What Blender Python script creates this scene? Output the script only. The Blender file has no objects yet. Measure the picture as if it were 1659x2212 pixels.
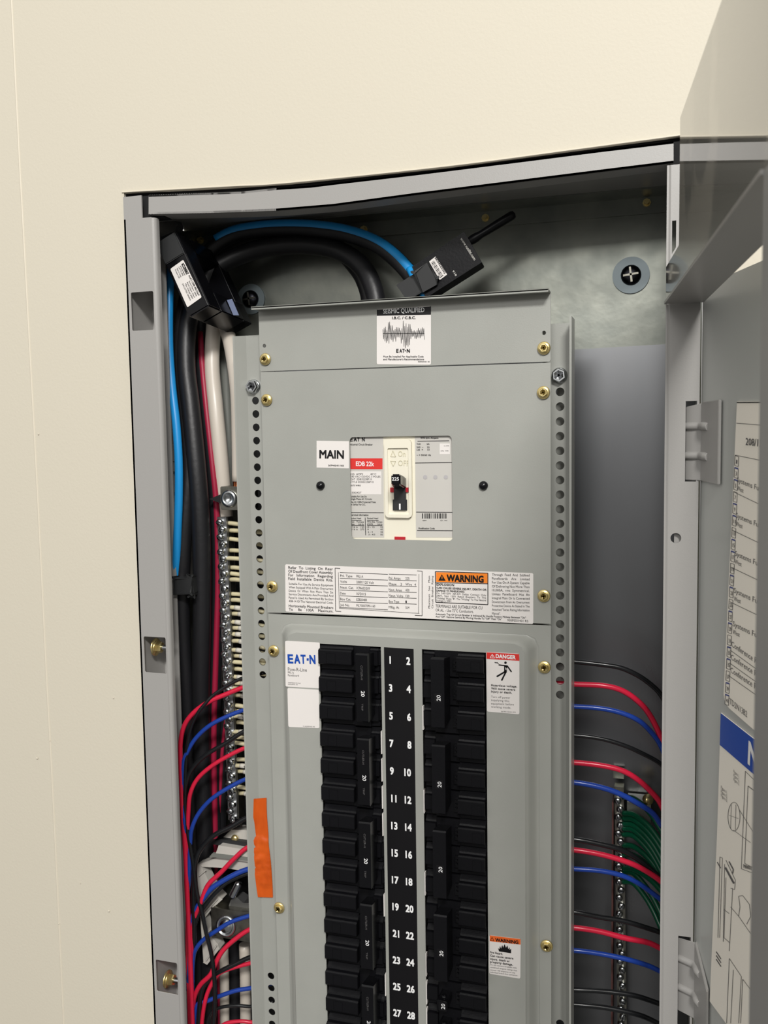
import bpy, bmesh, math, random
from mathutils import Vector, Matrix
from mathutils.geometry import tessellate_polygon
random.seed(7)
S = 0.0254                       # everything below is written in inches
PI = math.pi
scn = bpy.context.scene
COL = scn.collection

# ------------------------------------------------------------------ camera
CAM = Vector((9.0602, -30.9045, -2.8424)); FOC = 1990.0
rv = Vector((8.33e-2, 3.019e-1, -3.3e-3))
RC = Matrix.Rotation(rv.length, 3, rv.normalized()) @ Matrix(((1, 0, 0), (0, 0, -1), (0, 1, 0)))   # world -> (right, down, forward)
RCI = RC.transposed()
cd = bpy.data.cameras.new('camera'); cam = bpy.data.objects.new('camera', cd); COL.objects.link(cam)
cd.sensor_fit = 'VERTICAL'; cd.sensor_height = 24.0; cd.lens = FOC / 2212.0 * 24.0; cd.clip_start = 0.01
rt = RCI @ Vector((1, 0, 0)); up = RCI @ Vector((0, -1, 0)); bk = RCI @ Vector((0, 0, -1))
M3 = Matrix((rt, up, bk)).transposed().to_4x4(); M3.translation = CAM * S
cam.matrix_world = M3
cd.dof.use_dof = True; cd.dof.focus_distance = 31.5 * S; cd.dof.aperture_fstop = cd.lens / 2.4
scn.camera = cam

# ------------------------------------------------------------------ light
w = bpy.data.worlds.new('world'); scn.world = w; w.use_nodes = True
bgn = w.node_tree.nodes['Background']; bgn.inputs[1].default_value = 0.88
_nt = w.node_tree; _tc = _nt.nodes.new('ShaderNodeTexCoord'); _sp = _nt.nodes.new('ShaderNodeSeparateXYZ'); _mr = _nt.nodes.new('ShaderNodeMapRange'); _cr = _nt.nodes.new('ShaderNodeValToRGB')
_mr.inputs[1].default_value = -1; _mr.inputs[2].default_value = 1
_nt.links.new(_tc.outputs['Generated'], _sp.inputs[0]); _nt.links.new(_sp.outputs[2], _mr.inputs[0]); _nt.links.new(_mr.outputs[0], _cr.inputs[0]); _nt.links.new(_cr.outputs[0], bgn.inputs[0])
_e = _cr.color_ramp.elements; _e[0].position = 0.0; _e[0].color = (.15, .146, .142, 1); _e[1].position = 1.0; _e[1].color = (.80, .79, .76, 1)     # darker floor, light ceiling
for _p, _v in ((.42, .17), (.5, .3), (.56, .62), (.7, .7)):
    _q = _e.new(_p); _q.color = (_v, _v * .975, _v * .94, 1)
def area(name, loc, target, sx, sy, power, col=(1, 0.982, 0.95)):
    l = bpy.data.lights.new(name, 'AREA'); l.shape = 'RECTANGLE'; l.size = sx * S; l.size_y = sy * S; l.energy = power; l.color = col
    o = bpy.data.objects.new(name, l); COL.objects.link(o); o.location = Vector(loc) * S
    d = (Vector(target) - Vector(loc)); o.rotation_euler = d.to_track_quat('-Z', 'Y').to_euler()
    return o
area('ceiling_light', (43, -112, 72), (0, 0, -6), 28, 15, 95)
area('ceiling_light_far', (4, -150, 47), (0, 0, -6), 48, 24, 22)
scn.view_settings.view_transform = 'Standard'; scn.view_settings.look = 'None'
scn.view_settings.exposure = 0.16; scn.view_settings.gamma = 1.0; scn.view_settings.use_curve_mapping = False

# ------------------------------------------------------------------ pixel <-> world helpers (planes of the real panel)
def ray(px, py):
    return RCI @ Vector(((px - 829.5) / FOC, (py - 1106.0) / FOC, 1.0))
def at(px, py, Y):
    d = ray(px, py); return CAM + d * ((Y - CAM.y) / d.y)
class Plane:
    def __init__(s, O, u, n):            # n towards the viewer
        s.O = Vector(O); s.n = Vector(n).normalized(); s.u = Vector(u).normalized(); s.v = s.n.cross(s.u).normalized()
    def hit(s, px, py, h=0.0):
        d = ray(px, py); O = s.O + s.n * h
        return CAM + d * ((O - CAM).dot(s.n) / d.dot(s.n))
    def uv(s, px, py):
        p = s.hit(px, py) - s.O; return p.dot(s.u), p.dot(s.v)
    def P(s, u, v, h=0.0):
        return s.O + s.u * u + s.v * v + s.n * h
def front(Y): return Plane((0, Y, 0), (1, 0, 0), (0, -1, 0))

# ------------------------------------------------------------------ materials
def mat(name, col, rough=0.5, metal=0.0, spec=0.5, noise=None, bump=0.0, bscale=300.0, coat=0.0, aniso=None):
    m = bpy.data.materials.new(name); m.use_nodes = True; nt = m.node_tree; b = nt.nodes['Principled BSDF']
    b.inputs['Base Color'].default_value = (*col, 1); b.inputs['Roughness'].default_value = rough; b.inputs['Metallic'].default_value = metal
    b.inputs['Specular IOR Level'].default_value = spec; b.inputs['Coat Weight'].default_value = coat
    tc = nt.nodes.new('ShaderNodeTexCoord')
    if noise:                            # (other colour, scale, low, high, stretch)
        c2, sc, lo, hi, st = noise
        mp = nt.nodes.new('ShaderNodeMapping'); mp.inputs['Scale'].default_value = st
        n = nt.nodes.new('ShaderNodeTexNoise'); n.inputs['Scale'].default_value = sc; n.inputs['Detail'].default_value = 6
        r = nt.nodes.new('ShaderNodeValToRGB'); r.color_ramp.elements[0].position = lo; r.color_ramp.elements[1].position = hi
        r.color_ramp.elements[0].color = (*col, 1); r.color_ramp.elements[1].color = (*c2, 1)
        nt.links.new(tc.outputs['Object'], mp.inputs[0]); nt.links.new(mp.outputs[0], n.inputs['Vector'])
        nt.links.new(n.outputs[0], r.inputs[0]); nt.links.new(r.outputs[0], b.inputs['Base Color'])
        if aniso:
            rr = nt.nodes.new('ShaderNodeMapRange'); rr.inputs[1].default_value = lo; rr.inputs[2].default_value = hi
            rr.inputs[3].default_value = aniso[0]; rr.inputs[4].default_value = aniso[1]
            nt.links.new(n.outputs[0], rr.inputs[0]); nt.links.new(rr.outputs[0], b.inputs['Roughness'])
    if bump:
        n2 = nt.nodes.new('ShaderNodeTexNoise'); n2.inputs['Scale'].default_value = bscale; n2.inputs['Detail'].default_value = 3
        bp = nt.nodes.new('ShaderNodeBump'); bp.inputs['Strength'].default_value = bump; bp.inputs['Distance'].default_value = 0.001
        nt.links.new(tc.outputs['Object'], n2.inputs['Vector']); nt.links.new(n2.outputs[0], bp.inputs['Height']); nt.links.new(bp.outputs[0], b.inputs['Normal'])
    return m
def g(v): return ((v / 255.0 + 0.055) / 1.055) ** 2.4 if v > 10 else v / 255.0 / 12.92
def rgb(r, gg, b): return (g(r), g(gg), g(b))
WALL = mat('beige_wall_paint', rgb(208, 201, 184), 0.6, bump=0.12, bscale=420)
CAULK = mat('paint_bead', rgb(216, 208, 190), 0.5)
PAINT = mat('grey_enamel', rgb(160, 161, 155), 0.34, noise=(rgb(156, 157, 151), 18, .35, .65, (1, 1, 1)), bump=0.06, bscale=900)
FRAMEP = mat('grey_frame_enamel', rgb(159, 157, 154), 0.32, bump=0.06, bscale=900)
GLOSS = mat('glossy_grey_enamel', rgb(140, 139, 134), 0.05, spec=0.85, noise=(rgb(168, 165, 157), 16, .49, .52, (1, .5, .35)), aniso=(0.03, 0.09), coat=0.35)
DOORP = mat('door_grey_enamel', rgb(182, 184, 180), 0.3, bump=0.05, bscale=900)
GALV = mat('galvanised_steel', rgb(132, 136, 130), 0.34, 0.8, noise=(rgb(152, 154, 145), 30, .3, .7, (1, 1, 1)), bump=0.12, bscale=120, aniso=(0.4, 0.32))
PAN = mat('dull_zinc_pan', rgb(138, 140, 143), 0.3, 0.95, noise=(rgb(142, 142, 144), 10, .35, .7, (1, 1, .2)), aniso=(0.32, 0.26))
BRASS = mat('yellow_zinc', rgb(240, 220, 158), 0.28, 0.9, noise=(rgb(222, 196, 124), 200, .4, .7, (1, 1, 1)))
ZINC = mat('bright_zinc', rgb(205, 208, 210), 0.22, 1.0)
STEEL = mat('dull_steel', rgb(150, 148, 138), 0.36, 1.0, noise=(rgb(120, 118, 110), 120, .4, .7, (1, 1, 1)))
ALU = mat('aluminium_bar', rgb(150, 150, 150), 0.35, 0.9)
COPPER = mat('copper', rgb(190, 110, 70), 0.35, 1.0)
BLACKP = mat('black_breaker_plastic', rgb(14, 14, 17), 0.38, spec=0.22, bump=0.1, bscale=500)
BLACKG = mat('black_glossy_plastic', rgb(11, 11, 14), 0.22, spec=0.35)
BLACKM = mat('black_matte_plastic', rgb(36, 37, 38), 0.55)
VOID = mat('gap_shade_black', rgb(20, 20, 21), 0.9)  # near-black colour standing in for shade inside the frame gaps
CABLE = mat('black_cable_jacket', rgb(26, 26, 29), 0.45, bump=0.2, bscale=200)
WBLK = mat('black_wire', rgb(24, 25, 27), 0.25)
WRED = mat('red_wire', rgb(205, 32, 62), 0.25)
WBLU = mat('blue_wire', rgb(28, 62, 150), 0.25)
WGRN = mat('green_wire', rgb(8, 80, 54), 0.28)
SKY = mat('light_blue_jacket', rgb(30, 150, 222), 0.4)
REDS = mat('red_jacket_stripe', rgb(156, 26, 58), 0.45)
WHT = mat('white_cable', rgb(205, 196, 184), 0.35)
CREAM = mat('cream_wire', rgb(214, 204, 168), 0.4)
TAGM = mat('white_wire_tag', rgb(215, 210, 198), 0.5)
GREYC = mat('grey_cable', rgb(120, 122, 116), 0.5)
LBL = mat('white_label', rgb(228, 223, 219), 0.45)
LGREY = mat('grey_label', rgb(196, 193, 187), 0.45)
PAPER = mat('cream_paper', rgb(245, 239, 227), 0.7)
INK = mat('black_ink', rgb(13, 12, 15), 0.5, spec=.3)
INKG = mat('grey_ink', rgb(92, 90, 90), 0.5)
WINK = mat('white_ink', rgb(240, 240, 240), 0.5)
REDL = mat('red_label', rgb(214, 46, 40), 0.45)
ORL = mat('orange_label', rgb(238, 130, 30), 0.45)
BLUL = mat('blue_label', rgb(16, 72, 168), 0.4)
TAPE = mat('orange_tape', rgb(208, 88, 18), 0.35, noise=(rgb(192, 76, 10), 60, .4, .6, (1, 1, .5)), bump=0.5, bscale=60)
CREAMP = mat('cream_plastic', rgb(232, 227, 209), 0.4)
REDP = mat('red_plastic', rgb(180, 26, 40), 0.4)
WPLAST = mat('off_white_plastic', rgb(196, 192, 184), 0.45)

# ------------------------------------------------------------------ mesh builder
class MB:
    def __init__(s): s.v = []; s.f = []; s.sm = []
    def add(s, vs, fs, smooth=False):
        o = len(s.v); s.v += [Vector(p) for p in vs]
        for f in fs: s.f.append([i + o for i in f]); s.sm.append(smooth)
        return s
    def hexa(s, p):                      # 8 points: bottom 4 then top 4
        return s.add(p, [(0, 3, 2, 1), (4, 5, 6, 7), (0, 1, 5, 4), (1, 2, 6, 5), (2, 3, 7, 6), (3, 0, 4, 7)])
    def box(s, x0, x1, y0, y1, z0, z1):
        return s.hexa([(x0, y0, z0), (x1, y0, z0), (x1, y1, z0), (x0, y1, z0), (x0, y0, z1), (x1, y0, z1), (x1, y1, z1), (x0, y1, z1)])
    def pbox(s, pl, u0, u1, v0, v1, h0, h1):
        return s.hexa([pl.P(u, v, h) for h in (h0, h1) for u, v in ((u0, v0), (u1, v0), (u1, v1), (u0, v1))])
    def poly(s, pts, off):               # prism: 3D polygon pushed by off
        n = len(pts); off = Vector(off); pts = [Vector(p) for p in pts]
        t = tessellate_polygon([pts])
        s.add(pts, t); s.add([p + off for p in pts], t)
        s.add(pts + [p + off for p in pts], [(i, (i + 1) % n, (i + 1) % n + n, i + n) for i in range(n)])
        return s
    def plate(s, pl, outer, holes, h0, h1):   # flat plate with holes in a plane
        L = [[Vector((a, b, 0)) for a, b in q] for q in [outer] + holes]
        t = tessellate_polygon(L); flat = [p for q in L for p in q]
        for h in (h0, h1): s.add([pl.P(p.x, p.y, h) for p in flat], t)
        for q in L:
            n = len(q); vs = [pl.P(p.x, p.y, h0) for p in q] + [pl.P(p.x, p.y, h1) for p in q]
            s.add(vs, [(i, (i + 1) % n, (i + 1) % n + n, i + n) for i in range(n)], n > 10)
        return s
    def tube(s, pts, r, n=10, caps=True, r2=None):
        pts = [Vector(p) for p in pts]; N = len(pts); rings = []
        t0 = (pts[1] - pts[0]).normalized(); a = Vector((0, 0, 1)) if abs(t0.z) < .9 else Vector((0, 1, 0))
        nrm = (a - t0 * a.dot(t0)).normalized()
        for i in range(N):
            t = (pts[min(i + 1, N - 1)] - pts[max(i - 1, 0)]).normalized()
            nrm = (nrm - t * nrm.dot(t)).normalized(); b = t.cross(nrm)
            rr = r if r2 is None else r + (r2 - r) * i / (N - 1)
            rings.append([pts[i] + (nrm * math.cos(2 * PI * k / n) + b * math.sin(2 * PI * k / n)) * rr for k in range(n)])
        vs = [p for q in rings for p in q]
        s.add(vs, [(i * n + k, i * n + (k + 1) % n, (i + 1) * n + (k + 1) % n, (i + 1) * n + k) for i in range(N - 1) for k in range(n)], n > 6)
        if caps: s.add(rings[0], [tuple(range(n))]); s.add(rings[-1], [tuple(range(n))])
        return s
    def cyl(s, p0, p1, r, n=20, r2=None):
        return s.tube([p0, p1], r, n, True, r2)
    def lathe(s, O, ax, prof, n=24):     # prof: (radius, height along ax)
        O = Vector(O); ax = Vector(ax).normalized(); a = Vector((0, 0, 1)) if abs(ax.z) < .9 else Vector((1, 0, 0))
        u = (a - ax * a.dot(ax)).normalized(); v = ax.cross(u); N = len(prof)
        vs = [O + ax * h + (u * math.cos(2 * PI * k / n) + v * math.sin(2 * PI * k / n)) * r for r, h in prof for k in range(n)]
        return s.add(vs, [(i * n + k, i * n + (k + 1) % n, (i + 1) * n + (k + 1) % n, (i + 1) * n + k) for i in range(N - 1) for k in range(n)], n > 8)
    def build(s, name, m, parent=None, bevel=0.0, recalc=True):
        if not s.v: return None
        me = bpy.data.meshes.new(name)
        if parent is None:
            lo = [min(p[i] for p in s.v) for i in range(3)]; hi = [max(p[i] for p in s.v) for i in range(3)]
            org = Vector(((lo[0] + hi[0]) / 2, (lo[1] + hi[1]) / 2, lo[2]))
        else: org = ORG[parent.name]
        me.from_pydata([(p - org) * S for p in s.v], [], s.f); me.polygons.foreach_set('use_smooth', s.sm)
        if recalc or bevel:
            bm = bmesh.new(); bm.from_mesh(me); bmesh.ops.remove_doubles(bm, verts=bm.verts, dist=1e-6)
            if bevel:
                ed = [e for e in bm.edges if len(e.link_faces) == 2 and e.calc_face_angle(0) > 0.6]
                bmesh.ops.bevel(bm, geom=ed, offset=bevel * S, segments=2, affect='EDGES', clamp_overlap=True)
            bmesh.ops.recalc_face_normals(bm, faces=bm.faces); bm.to_mesh(me); bm.free()
        me.materials.append(m); o = bpy.data.objects.new(name, me); COL.objects.link(o)
        if parent is None: o.location = org * S; ORG[o.name] = org
        else: o.parent = parent; ORG[o.name] = org
        return o
ORG = {}
def tag(o, label, cat=None, group=None, kind=None):
    if label: o['label'] = label
    if cat: o['category'] = cat
    if group: o['group'] = group
    if kind: o['kind'] = kind
    return o
def thing(name, loc, label, cat, group=None):
    o = bpy.data.objects.new(name, None); o.empty_display_size = .01; COL.objects.link(o); o.location = Vector(loc) * S
    ORG[o.name] = Vector(loc); return tag(o, label, cat, group)
def copy_tree(o, off=(0, 0, 0), parent=None):
    c = o.copy(); COL.objects.link(c)
    if parent is not None: c.parent = parent; ORG[c.name] = ORG[parent.name]
    else: c.location = o.location + Vector(off) * S; ORG[c.name] = ORG[o.name] + Vector(off)
    for ch in list(o.children): copy_tree(ch, parent=c)
    return c
def smooth(pts, k=6):
    pts = [Vector(p) for p in pts]; P = [pts[0] * 2 - pts[1]] + pts + [pts[-1] * 2 - pts[-2]]; out = []
    for i in range(1, len(P) - 2):
        a, b, c, d = P[i - 1:i + 3]
        for j in range(k):
            t = j / k
            out.append(0.5 * ((2 * b) + (c - a) * t + (2 * a - 5 * b + 4 * c - d) * t * t + (3 * b - a - 3 * c + d) * t ** 3))
    return out + [pts[-1]]
def rrect(u0, u1, v0, v1, r, n=5):
    o = []
    for cx, cy, a0 in ((u1 - r, v1 - r, 0), (u0 + r, v1 - r, PI / 2), (u0 + r, v0 + r, PI), (u1 - r, v0 + r, 1.5 * PI)):
        o += [(cx + r * math.cos(a0 + PI / 2 * i / n), cy + r * math.sin(a0 + PI / 2 * i / n)) for i in range(n + 1)]
    return o
def circ(cx, cy, r, n=20): return [(cx + r * math.cos(2 * PI * i / n), cy + r * math.sin(2 * PI * i / n)) for i in range(n)]

# ------------------------------------------------------------------ lettering
_TC = {}
def glyphs(s, bold, sp):
    k = (s, bold, sp)
    if k not in _TC:
        c = bpy.data.curves.new('t', 'FONT'); c.body = s; c.resolution_u = 2; c.space_character = sp
        o = bpy.data.objects.new('t', c); me = bpy.data.meshes.new_from_object(o)
        vs = [(v.co.x, v.co.y) for v in me.vertices]; fs = [tuple(p.vertices) for p in me.polygons]
        if bold > .007:
            b_ = bold * .8; n_ = len(vs); v0, f0 = vs, fs; vs, fs = [], []
            for i_, (ax_, ay_) in enumerate(((-b_, -b_), (b_, -b_), (-b_, b_), (b_, b_))):
                vs += [(x + ax_, y + ay_, .0012 * i_) for x, y in v0]; fs += [tuple(q + i_ * n_ for q in f) for f in f0]
        vs = [v if len(v) == 3 else (v[0], v[1], 0) for v in vs]
        _TC[k] = (vs, fs); bpy.data.objects.remove(o); bpy.data.curves.remove(c); bpy.data.meshes.remove(me)
    return _TC[k]
CAPH = max(v[1] for v in glyphs('H', 0, 1)[0])
def txt(mb, pl, s, a, b, h, bold=0.0, lift=0.006, sp=1.0):
    """letter s on plane pl from pixel a to pixel b, capitals h pixels tall"""
    vs, fs = glyphs(s, bold, sp)
    if not vs: return
    A = Vector(pl.uv(*a)); B = Vector(pl.uv(*b)); d = (B - A); L = d.length; d.normalize(); e = Vector((-d.y, d.x))
    pxl = math.hypot(b[0] - a[0], b[1] - a[1]); dx, dy = (b[0] - a[0]) / pxl, (b[1] - a[1]) / pxl
    T = Vector(pl.uv(a[0] + dy * h, a[1] - dx * h)) - A; H = abs(T.dot(e))
    x0 = min(v[0] for v in vs); x1 = max(v[0] for v in vs); sx = L / (x1 - x0); sy = H / CAPH
    mb.add([pl.P(*(A + d * ((x - x0) * sx) + e * (y * sy)), lift + q) for x, y, q in vs], fs)
def quad(mb, pl, pts, lift=0.006):
    q = [pl.uv(*p) for p in pts]; t = tessellate_polygon([[Vector((a, b, 0)) for a, b in q]])
    mb.add([pl.P(a, b, lift) for a, b in q], t)
def line(mb, pl, a, b, wpx=1.5, lift=0.006):
    L = math.hypot(b[0] - a[0], b[1] - a[1]); nx, ny = -(b[1] - a[1]) / L * wpx / 2, (b[0] - a[0]) / L * wpx / 2
    quad(mb, pl, [(a[0] + nx, a[1] + ny), (b[0] + nx, b[1] + ny), (b[0] - nx, b[1] - ny), (a[0] - nx, a[1] - ny)], lift)
def pline(mb, pl, pts, wpx=1.5, lift=0.006):
    for a, b in zip(pts, pts[1:]): line(mb, pl, a, b, wpx, lift)
def sticker(name, pl, pts, m, parent, label=None, r=0.06, th=0.008):
    """rounded label from its four corners (pixels, clockwise from top left)"""
    c = [Vector(pl.uv(*p)) for p in pts]; out = []
    for i in range(4):
        p = c[i]; a = (c[i - 1] - p).normalized() * r; b = (c[(i + 1) % 4] - p).normalized() * r
        for k in range(5):
            t = k / 4; out.append(p + a * (1 - t) ** 2 + b * t ** 2)
    mb = MB(); mb.plate(pl, [tuple(p) for p in out], [], 0.0, th); o = mb.build(name, m, parent)
    if label: o['label'] = label
    return o
def barcode(mb, pl, x0, y0, x1, y1, slope=0.0, n=26):
    x = x0; r = random.Random(int(x0))
    while x < x1:
        w_ = r.choice((1, 1.5, 2.5)); dy = (x - x0) * slope
        quad(mb, pl, [(x, y0 + dy), (x + w_ * .8, y0 + dy), (x + w_ * .8, y1 + dy), (x, y1 + dy)]); x += w_ + r.choice((1, 1.5, 2.2))

# ================================================================== ROOM
mb = MB(); pw = front(-0.72)
mb.plate(pw, [(-60, -60), (60, -60), (60, 60), (-60, 60)], [[(-10.14, -50), (10.3, -50), (10.3, 6.12), (2, 5.9), (-3.6, 5.9), (-6, 5.98), (-10.14, 6.18)]], 0, -0.12)
tag(mb.build('wall_back', WALL), 'beige painted wall around the electrical panel', kind='structure')
mb = MB(); mb.tube(smooth([(-14.45, -0.705, -60), (-14.42, -0.705, -22), (-14.47, -0.705, -12), (-14.5, -0.705, -4), (-14.58, -0.705, 5), (-14.63, -0.705, 14), (-14.7, -0.705, 60)]), .045, 8)
tag(mb.build('trim_1', CAULK), 'thin paint ridge running down the wall left of the panel', kind='structure')
mb = MB(); mb.tube(smooth([(-10.2, -.74, 6.22), (-6, -.76, 6.03), (-3.6, -.76, 5.93), (2, -.76, 5.93), (6, -.76, 6.03), (10.4, -.74, 6.16)]), .035, 6)
tag(mb.build('trim_2', CAULK), 'ragged plaster edge above the panel frame', kind='structure')
mb = MB()
for px, py, r in ((80, 1638, .05), (235, 1968, .05), (83, 938, .03), (245, 1508, .025), (108, 1600, .02), (173, 1908, .025), (127, 1995, .03)):
    p = at(px, py, -.74) if px > 110 else at(px, py, -.74); mb.lathe(p, (0, -1, 0), [(r, 0), (r * .8, .02), (0.001, .03)], 8)
tag(mb.build('trim_3', WALL), 'small paint drips on the wall', kind='structure')

# ================================================================== CABINET
cab = thing('panel_cabinet', (0, 2, -34), 'open grey steel electrical panel cabinet recessed in the beige wall', 'electrical cabinet')
mb = MB(); mb.box(-9.97, 9.97, 4.5, 4.58, -34, 5.5); mb.build('back_panel', GALV, cab)
mb = MB(); mb.plate(front(4.42), [(-9.3, -34), (9.85, -34), (9.85, .36), (-9.3, .04)], [], 0, -.06); mb.build('mounting_pan', PAN, cab)
for sx in (-1, 1):
    mb = MB(); mb.box(min(sx * 9.97, sx * 9.9), max(sx * 9.97, sx * 9.9), 1.0, 4.5, -34, 5.6); mb.build('side_panel', GALV, cab)
mb = MB(); mb.hexa([(-9.9, -.2, 5.34), (9.9, -.2, 5.34), (9.9, 3.2, 5.66), (-9.9, 3.2, 5.66), (-9.9, -.2, 5.44), (9.9, -.2, 5.44), (9.9, 3.2, 5.76), (-9.9, 3.2, 5.7)])
mb.build('top_panel', FRAMEP, cab)
mb = MB(); mb.box(-9.9, 9.9, 4.38, 4.5, 5.02, 5.6); mb.box(-9.9, 9.9, 3.2, 4.5, 5.6, 5.68); mb.build('top_flange', GALV, cab)
# stiles
def stile(x0, x1, z0, z1, holes, mirror=False):
    """folded channel, x0 outer, x1 inner edge"""
    s = 1 if x1 > x0 else -1; pl = front(-1.0)
    a, b = (x0, x1 - s * .15)
    mb = MB(); mb.plate(pl, [(min(a, b), z0), (max(a, b), z0), (max(a, b), z1), (min(a, b), z1)], holes, 0, -.07)
    # rounded inner bend and return
    prof = [(b, -1.0)] + [(b + s * (.15 * math.sin(t)), -1.0 + .15 * (1 - math.cos(t))) for t in [PI / 2 * k / 6 for k in range(1, 7)]] + [(x1, -.72)]
    pin = [(x - s * .06 if i > 2 else x, y + .06) for i, (x, y) in enumerate(prof)]
    n = len(prof)
    for q in (prof, pin):
        mb.add([(x, y, z) for z in (z0, z1 - .02) for x, y in q], [(i, i + 1, i + 1 + n, i + n) for i in range(n - 1)], True)
    mb.box(min(x0, x0 + s * .07), max(x0, x0 + s * .07), -1.0, .9, z0, z1)
    return mb
def holepts(p, Y=-1.0):
    q = [at(x, y, Y) for x, y in p]; return rrect(min(q[0].x, q[2].x), max(q[0].x, q[2].x), min(q[0].z, q[2].z), max(q[0].z, q[2].z), .06, 3)
HL = [[(281, 632), (0, 0), (336, 712)], [(317, 1375), (0, 0), (368, 1456)], [(344, 2074), (0, 0), (395, 2152)]]
hl = []
for a, _, c in HL:
    A = at(*a, -1.0); B = at(*c, -1.0); hl.append(rrect(-9.84, -8.9, B.z, A.z, .06, 3))
mbs = stile(-10.0, -8.72, -34, 5.16, hl)
mbs.box(-10.0, -9.25, -1.0, -.93, 5.16, 5.96)
mbs.build('stile', FRAMEP, cab)
mb = MB(); mb.box(-9.93, -9.3, .6, .66, -34, 4.6); mb.build('inner_flange', FRAMEP, cab)
# right stile with cut-outs for hinges, a slot and a hole
RH = [rrect(9.47, 9.84, -4.37, -1.9, .03, 2), circ(9.19, -6.14, .17), rrect(8.93, 9.1, 2.25, 3.5, .04, 2), rrect(9.33, 9.84, -22.6, -18.9, .03, 2)]
mb = MB(); pl = front(-1.0)
mb.plate(pl, [(8.98, -34), (9.87, -34), (9.87, 5.2), (8.98, 5.2)], [[(9.47, -4.37), (9.8, -4.37), (9.8, -1.9), (9.47, -1.9)], circ(9.22, -6.13, .16), [(9.02, 2.55), (9.14, 2.75), (9.14, 3.55), (9.02, 3.55)], [(9.42, -22.3), (9.8, -22.3), (9.8, -19.0), (9.42, -19.0)]], 0, -.07)
mb.add([(8.98, -1, -34), (8.98, -1, 5.2), (8.9, -.96, 5.2), (8.9, -.96, -34)], [(0, 1, 2, 3)])
mb.box(8.86, 8.92, -.98, -.15, -34, 5.2)
mb.box(9.81, 9.87, -.93, .9, -34, 5.2); mb.build('stile', FRAMEP, cab)
mb = MB(); mb.box(9.17, 9.6, -.82, -.78, -8, -4.8); mb.build('inner_flange', FRAMEP, cab)
# bowed top rail
tp = [(321, 421), (461, 416), (521, 414), (597, 406), (672, 401), (720, 395), (900, 374), (1100, 349), (1300, 323.5), (1455, 305)]
bt = [(321, 463), (461, 460), (521, 458), (597, 455), (672, 449), (720, 445), (900, 421), (1100, 396), (1300, 371), (1455, 352)]
T = [at(x, y, -1.0) for x, y in tp]; Bp = [at(x, y, -1.0) for x, y in bt]
mb = MB(); n = len(T)
for i in range(n - 1):
    a, b, c, d = T[i], T[i + 1], Bp[i + 1], Bp[i]; o = Vector((0, .07, 0))
    mb.hexa([d, c, c + o, d + o, a, b, b + o, a + o])
    o2 = Vector((0, .8, .0)); e = Vector((0, 0, .07)); mb.hexa([d, c, c + o2, d + o2, d + e, c + e, c + o2 + e, d + o2 + e])
    mb.hexa([a - e, b - e, b - e + o2, a - e + o2, a, b, b + o2, a + o2])
mb.build('rail', FRAMEP, cab)
for q in ((-9.35, -8.5, -.72, -.2, 5.2, 6.0), (8.9, 9.6, -.72, -.2, 5.2, 5.95), (-10.2, 10.4, -.5, -.3, 5.3, 6.6)):
    mb = MB(); mb.box(*q); mb.build('gap_shade', VOID, cab)  # added dark boxes that stand in for the shade in the open frame gaps

def hexhead(mb, p, ax, rf, rh, h, spin=0.0, n=6):
    """washer face + hexagonal head; returns recess object data"""
    p = Vector(p); ax = Vector(ax).normalized(); a = Vector((0, 0, 1)) if abs(ax.z) < .9 else Vector((1, 0, 0))
    mb.lathe(p, ax, [(rf, 0), (rf, .02), (rf * .92, .045), (rh * .9, .055)], 24)
    u = (a - ax * a.dot(ax)).normalized(); v = ax.cross(u)
    ring = lambda r, hh: [p + ax * hh + (u * math.cos(spin + 2 * PI * k / n) + v * math.sin(spin + 2 * PI * k / n)) * r for k in range(n)]
    A, B, C_, D = ring(rh, .04), ring(rh, h * .82), ring(rh * .86, h), ring(rh * .66, h)
    vs = A + B + C_ + D; fs = []
    for q in range(3): fs += [(q * n + k, q * n + (k + 1) % n, (q + 1) * n + (k + 1) % n, (q + 1) * n + k) for k in range(n)]
    mb.add(vs, fs)
    mb.lathe(p, ax, [(rh * .68, h), (rh * .62, h - .03), (0.001, h - .035)], 20)
def cross(mb, p, ax, r, t, lift, spin=.3):
    p = Vector(p); ax = Vector(ax).normalized(); a = Vector((0, 0, 1)) if abs(ax.z) < .9 else Vector((1, 0, 0))
    u = (a - ax * a.dot(ax)).normalized(); v = ax.cross(u)
    u, v = u * math.cos(spin) + v * math.sin(spin), v * math.cos(spin) - u * math.sin(spin)
    for d, e in ((u, v), (v, u)):
        mb.hexa([p + d * i * r + e * j * t + ax * k for k in (lift - .01, lift) for i, j in ((-1, -1), (1, -1), (1, 1), (-1, 1))])
RECESS = mat('screw_recess', rgb(92, 74, 32), 0.4, 1.0)
RECZ = mat('bolt_recess', rgb(90, 92, 95), 0.35, 1.0)
def screw(name, p, parent, rf=.215, rh=.155, h=.15, m=BRASS, rc=RECESS, ax=(0, -1, 0), spin=None):
    spin = random.uniform(0, 1) if spin is None else spin
    mb = MB(); hexhead(mb, p, ax, rf, rh, h, spin); o = mb.build(name, m, parent)
    mb = MB(); cross(mb, p, ax, rh * .55, rh * .16, h - .012, random.uniform(0, .7)); mb.build('recess', rc, o if parent else o); return o
screwpos = lambda x, y, Y=0.0: at(x, y, Y - .05)
for px, py in ((785, 495), (1048, 470), (1397, 437), (432, 506)):
    p = at(px, py, 4.3); p.z = min(p.z, 5.45); p.y = 4.38; mb = MB(); mb.cyl(p, p - Vector((0, .22, 0)), .09, 8); mb.cyl(p, p - Vector((0, .05, 0)), .15, 8); mb.build('screw', BRASS, cab)
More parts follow.
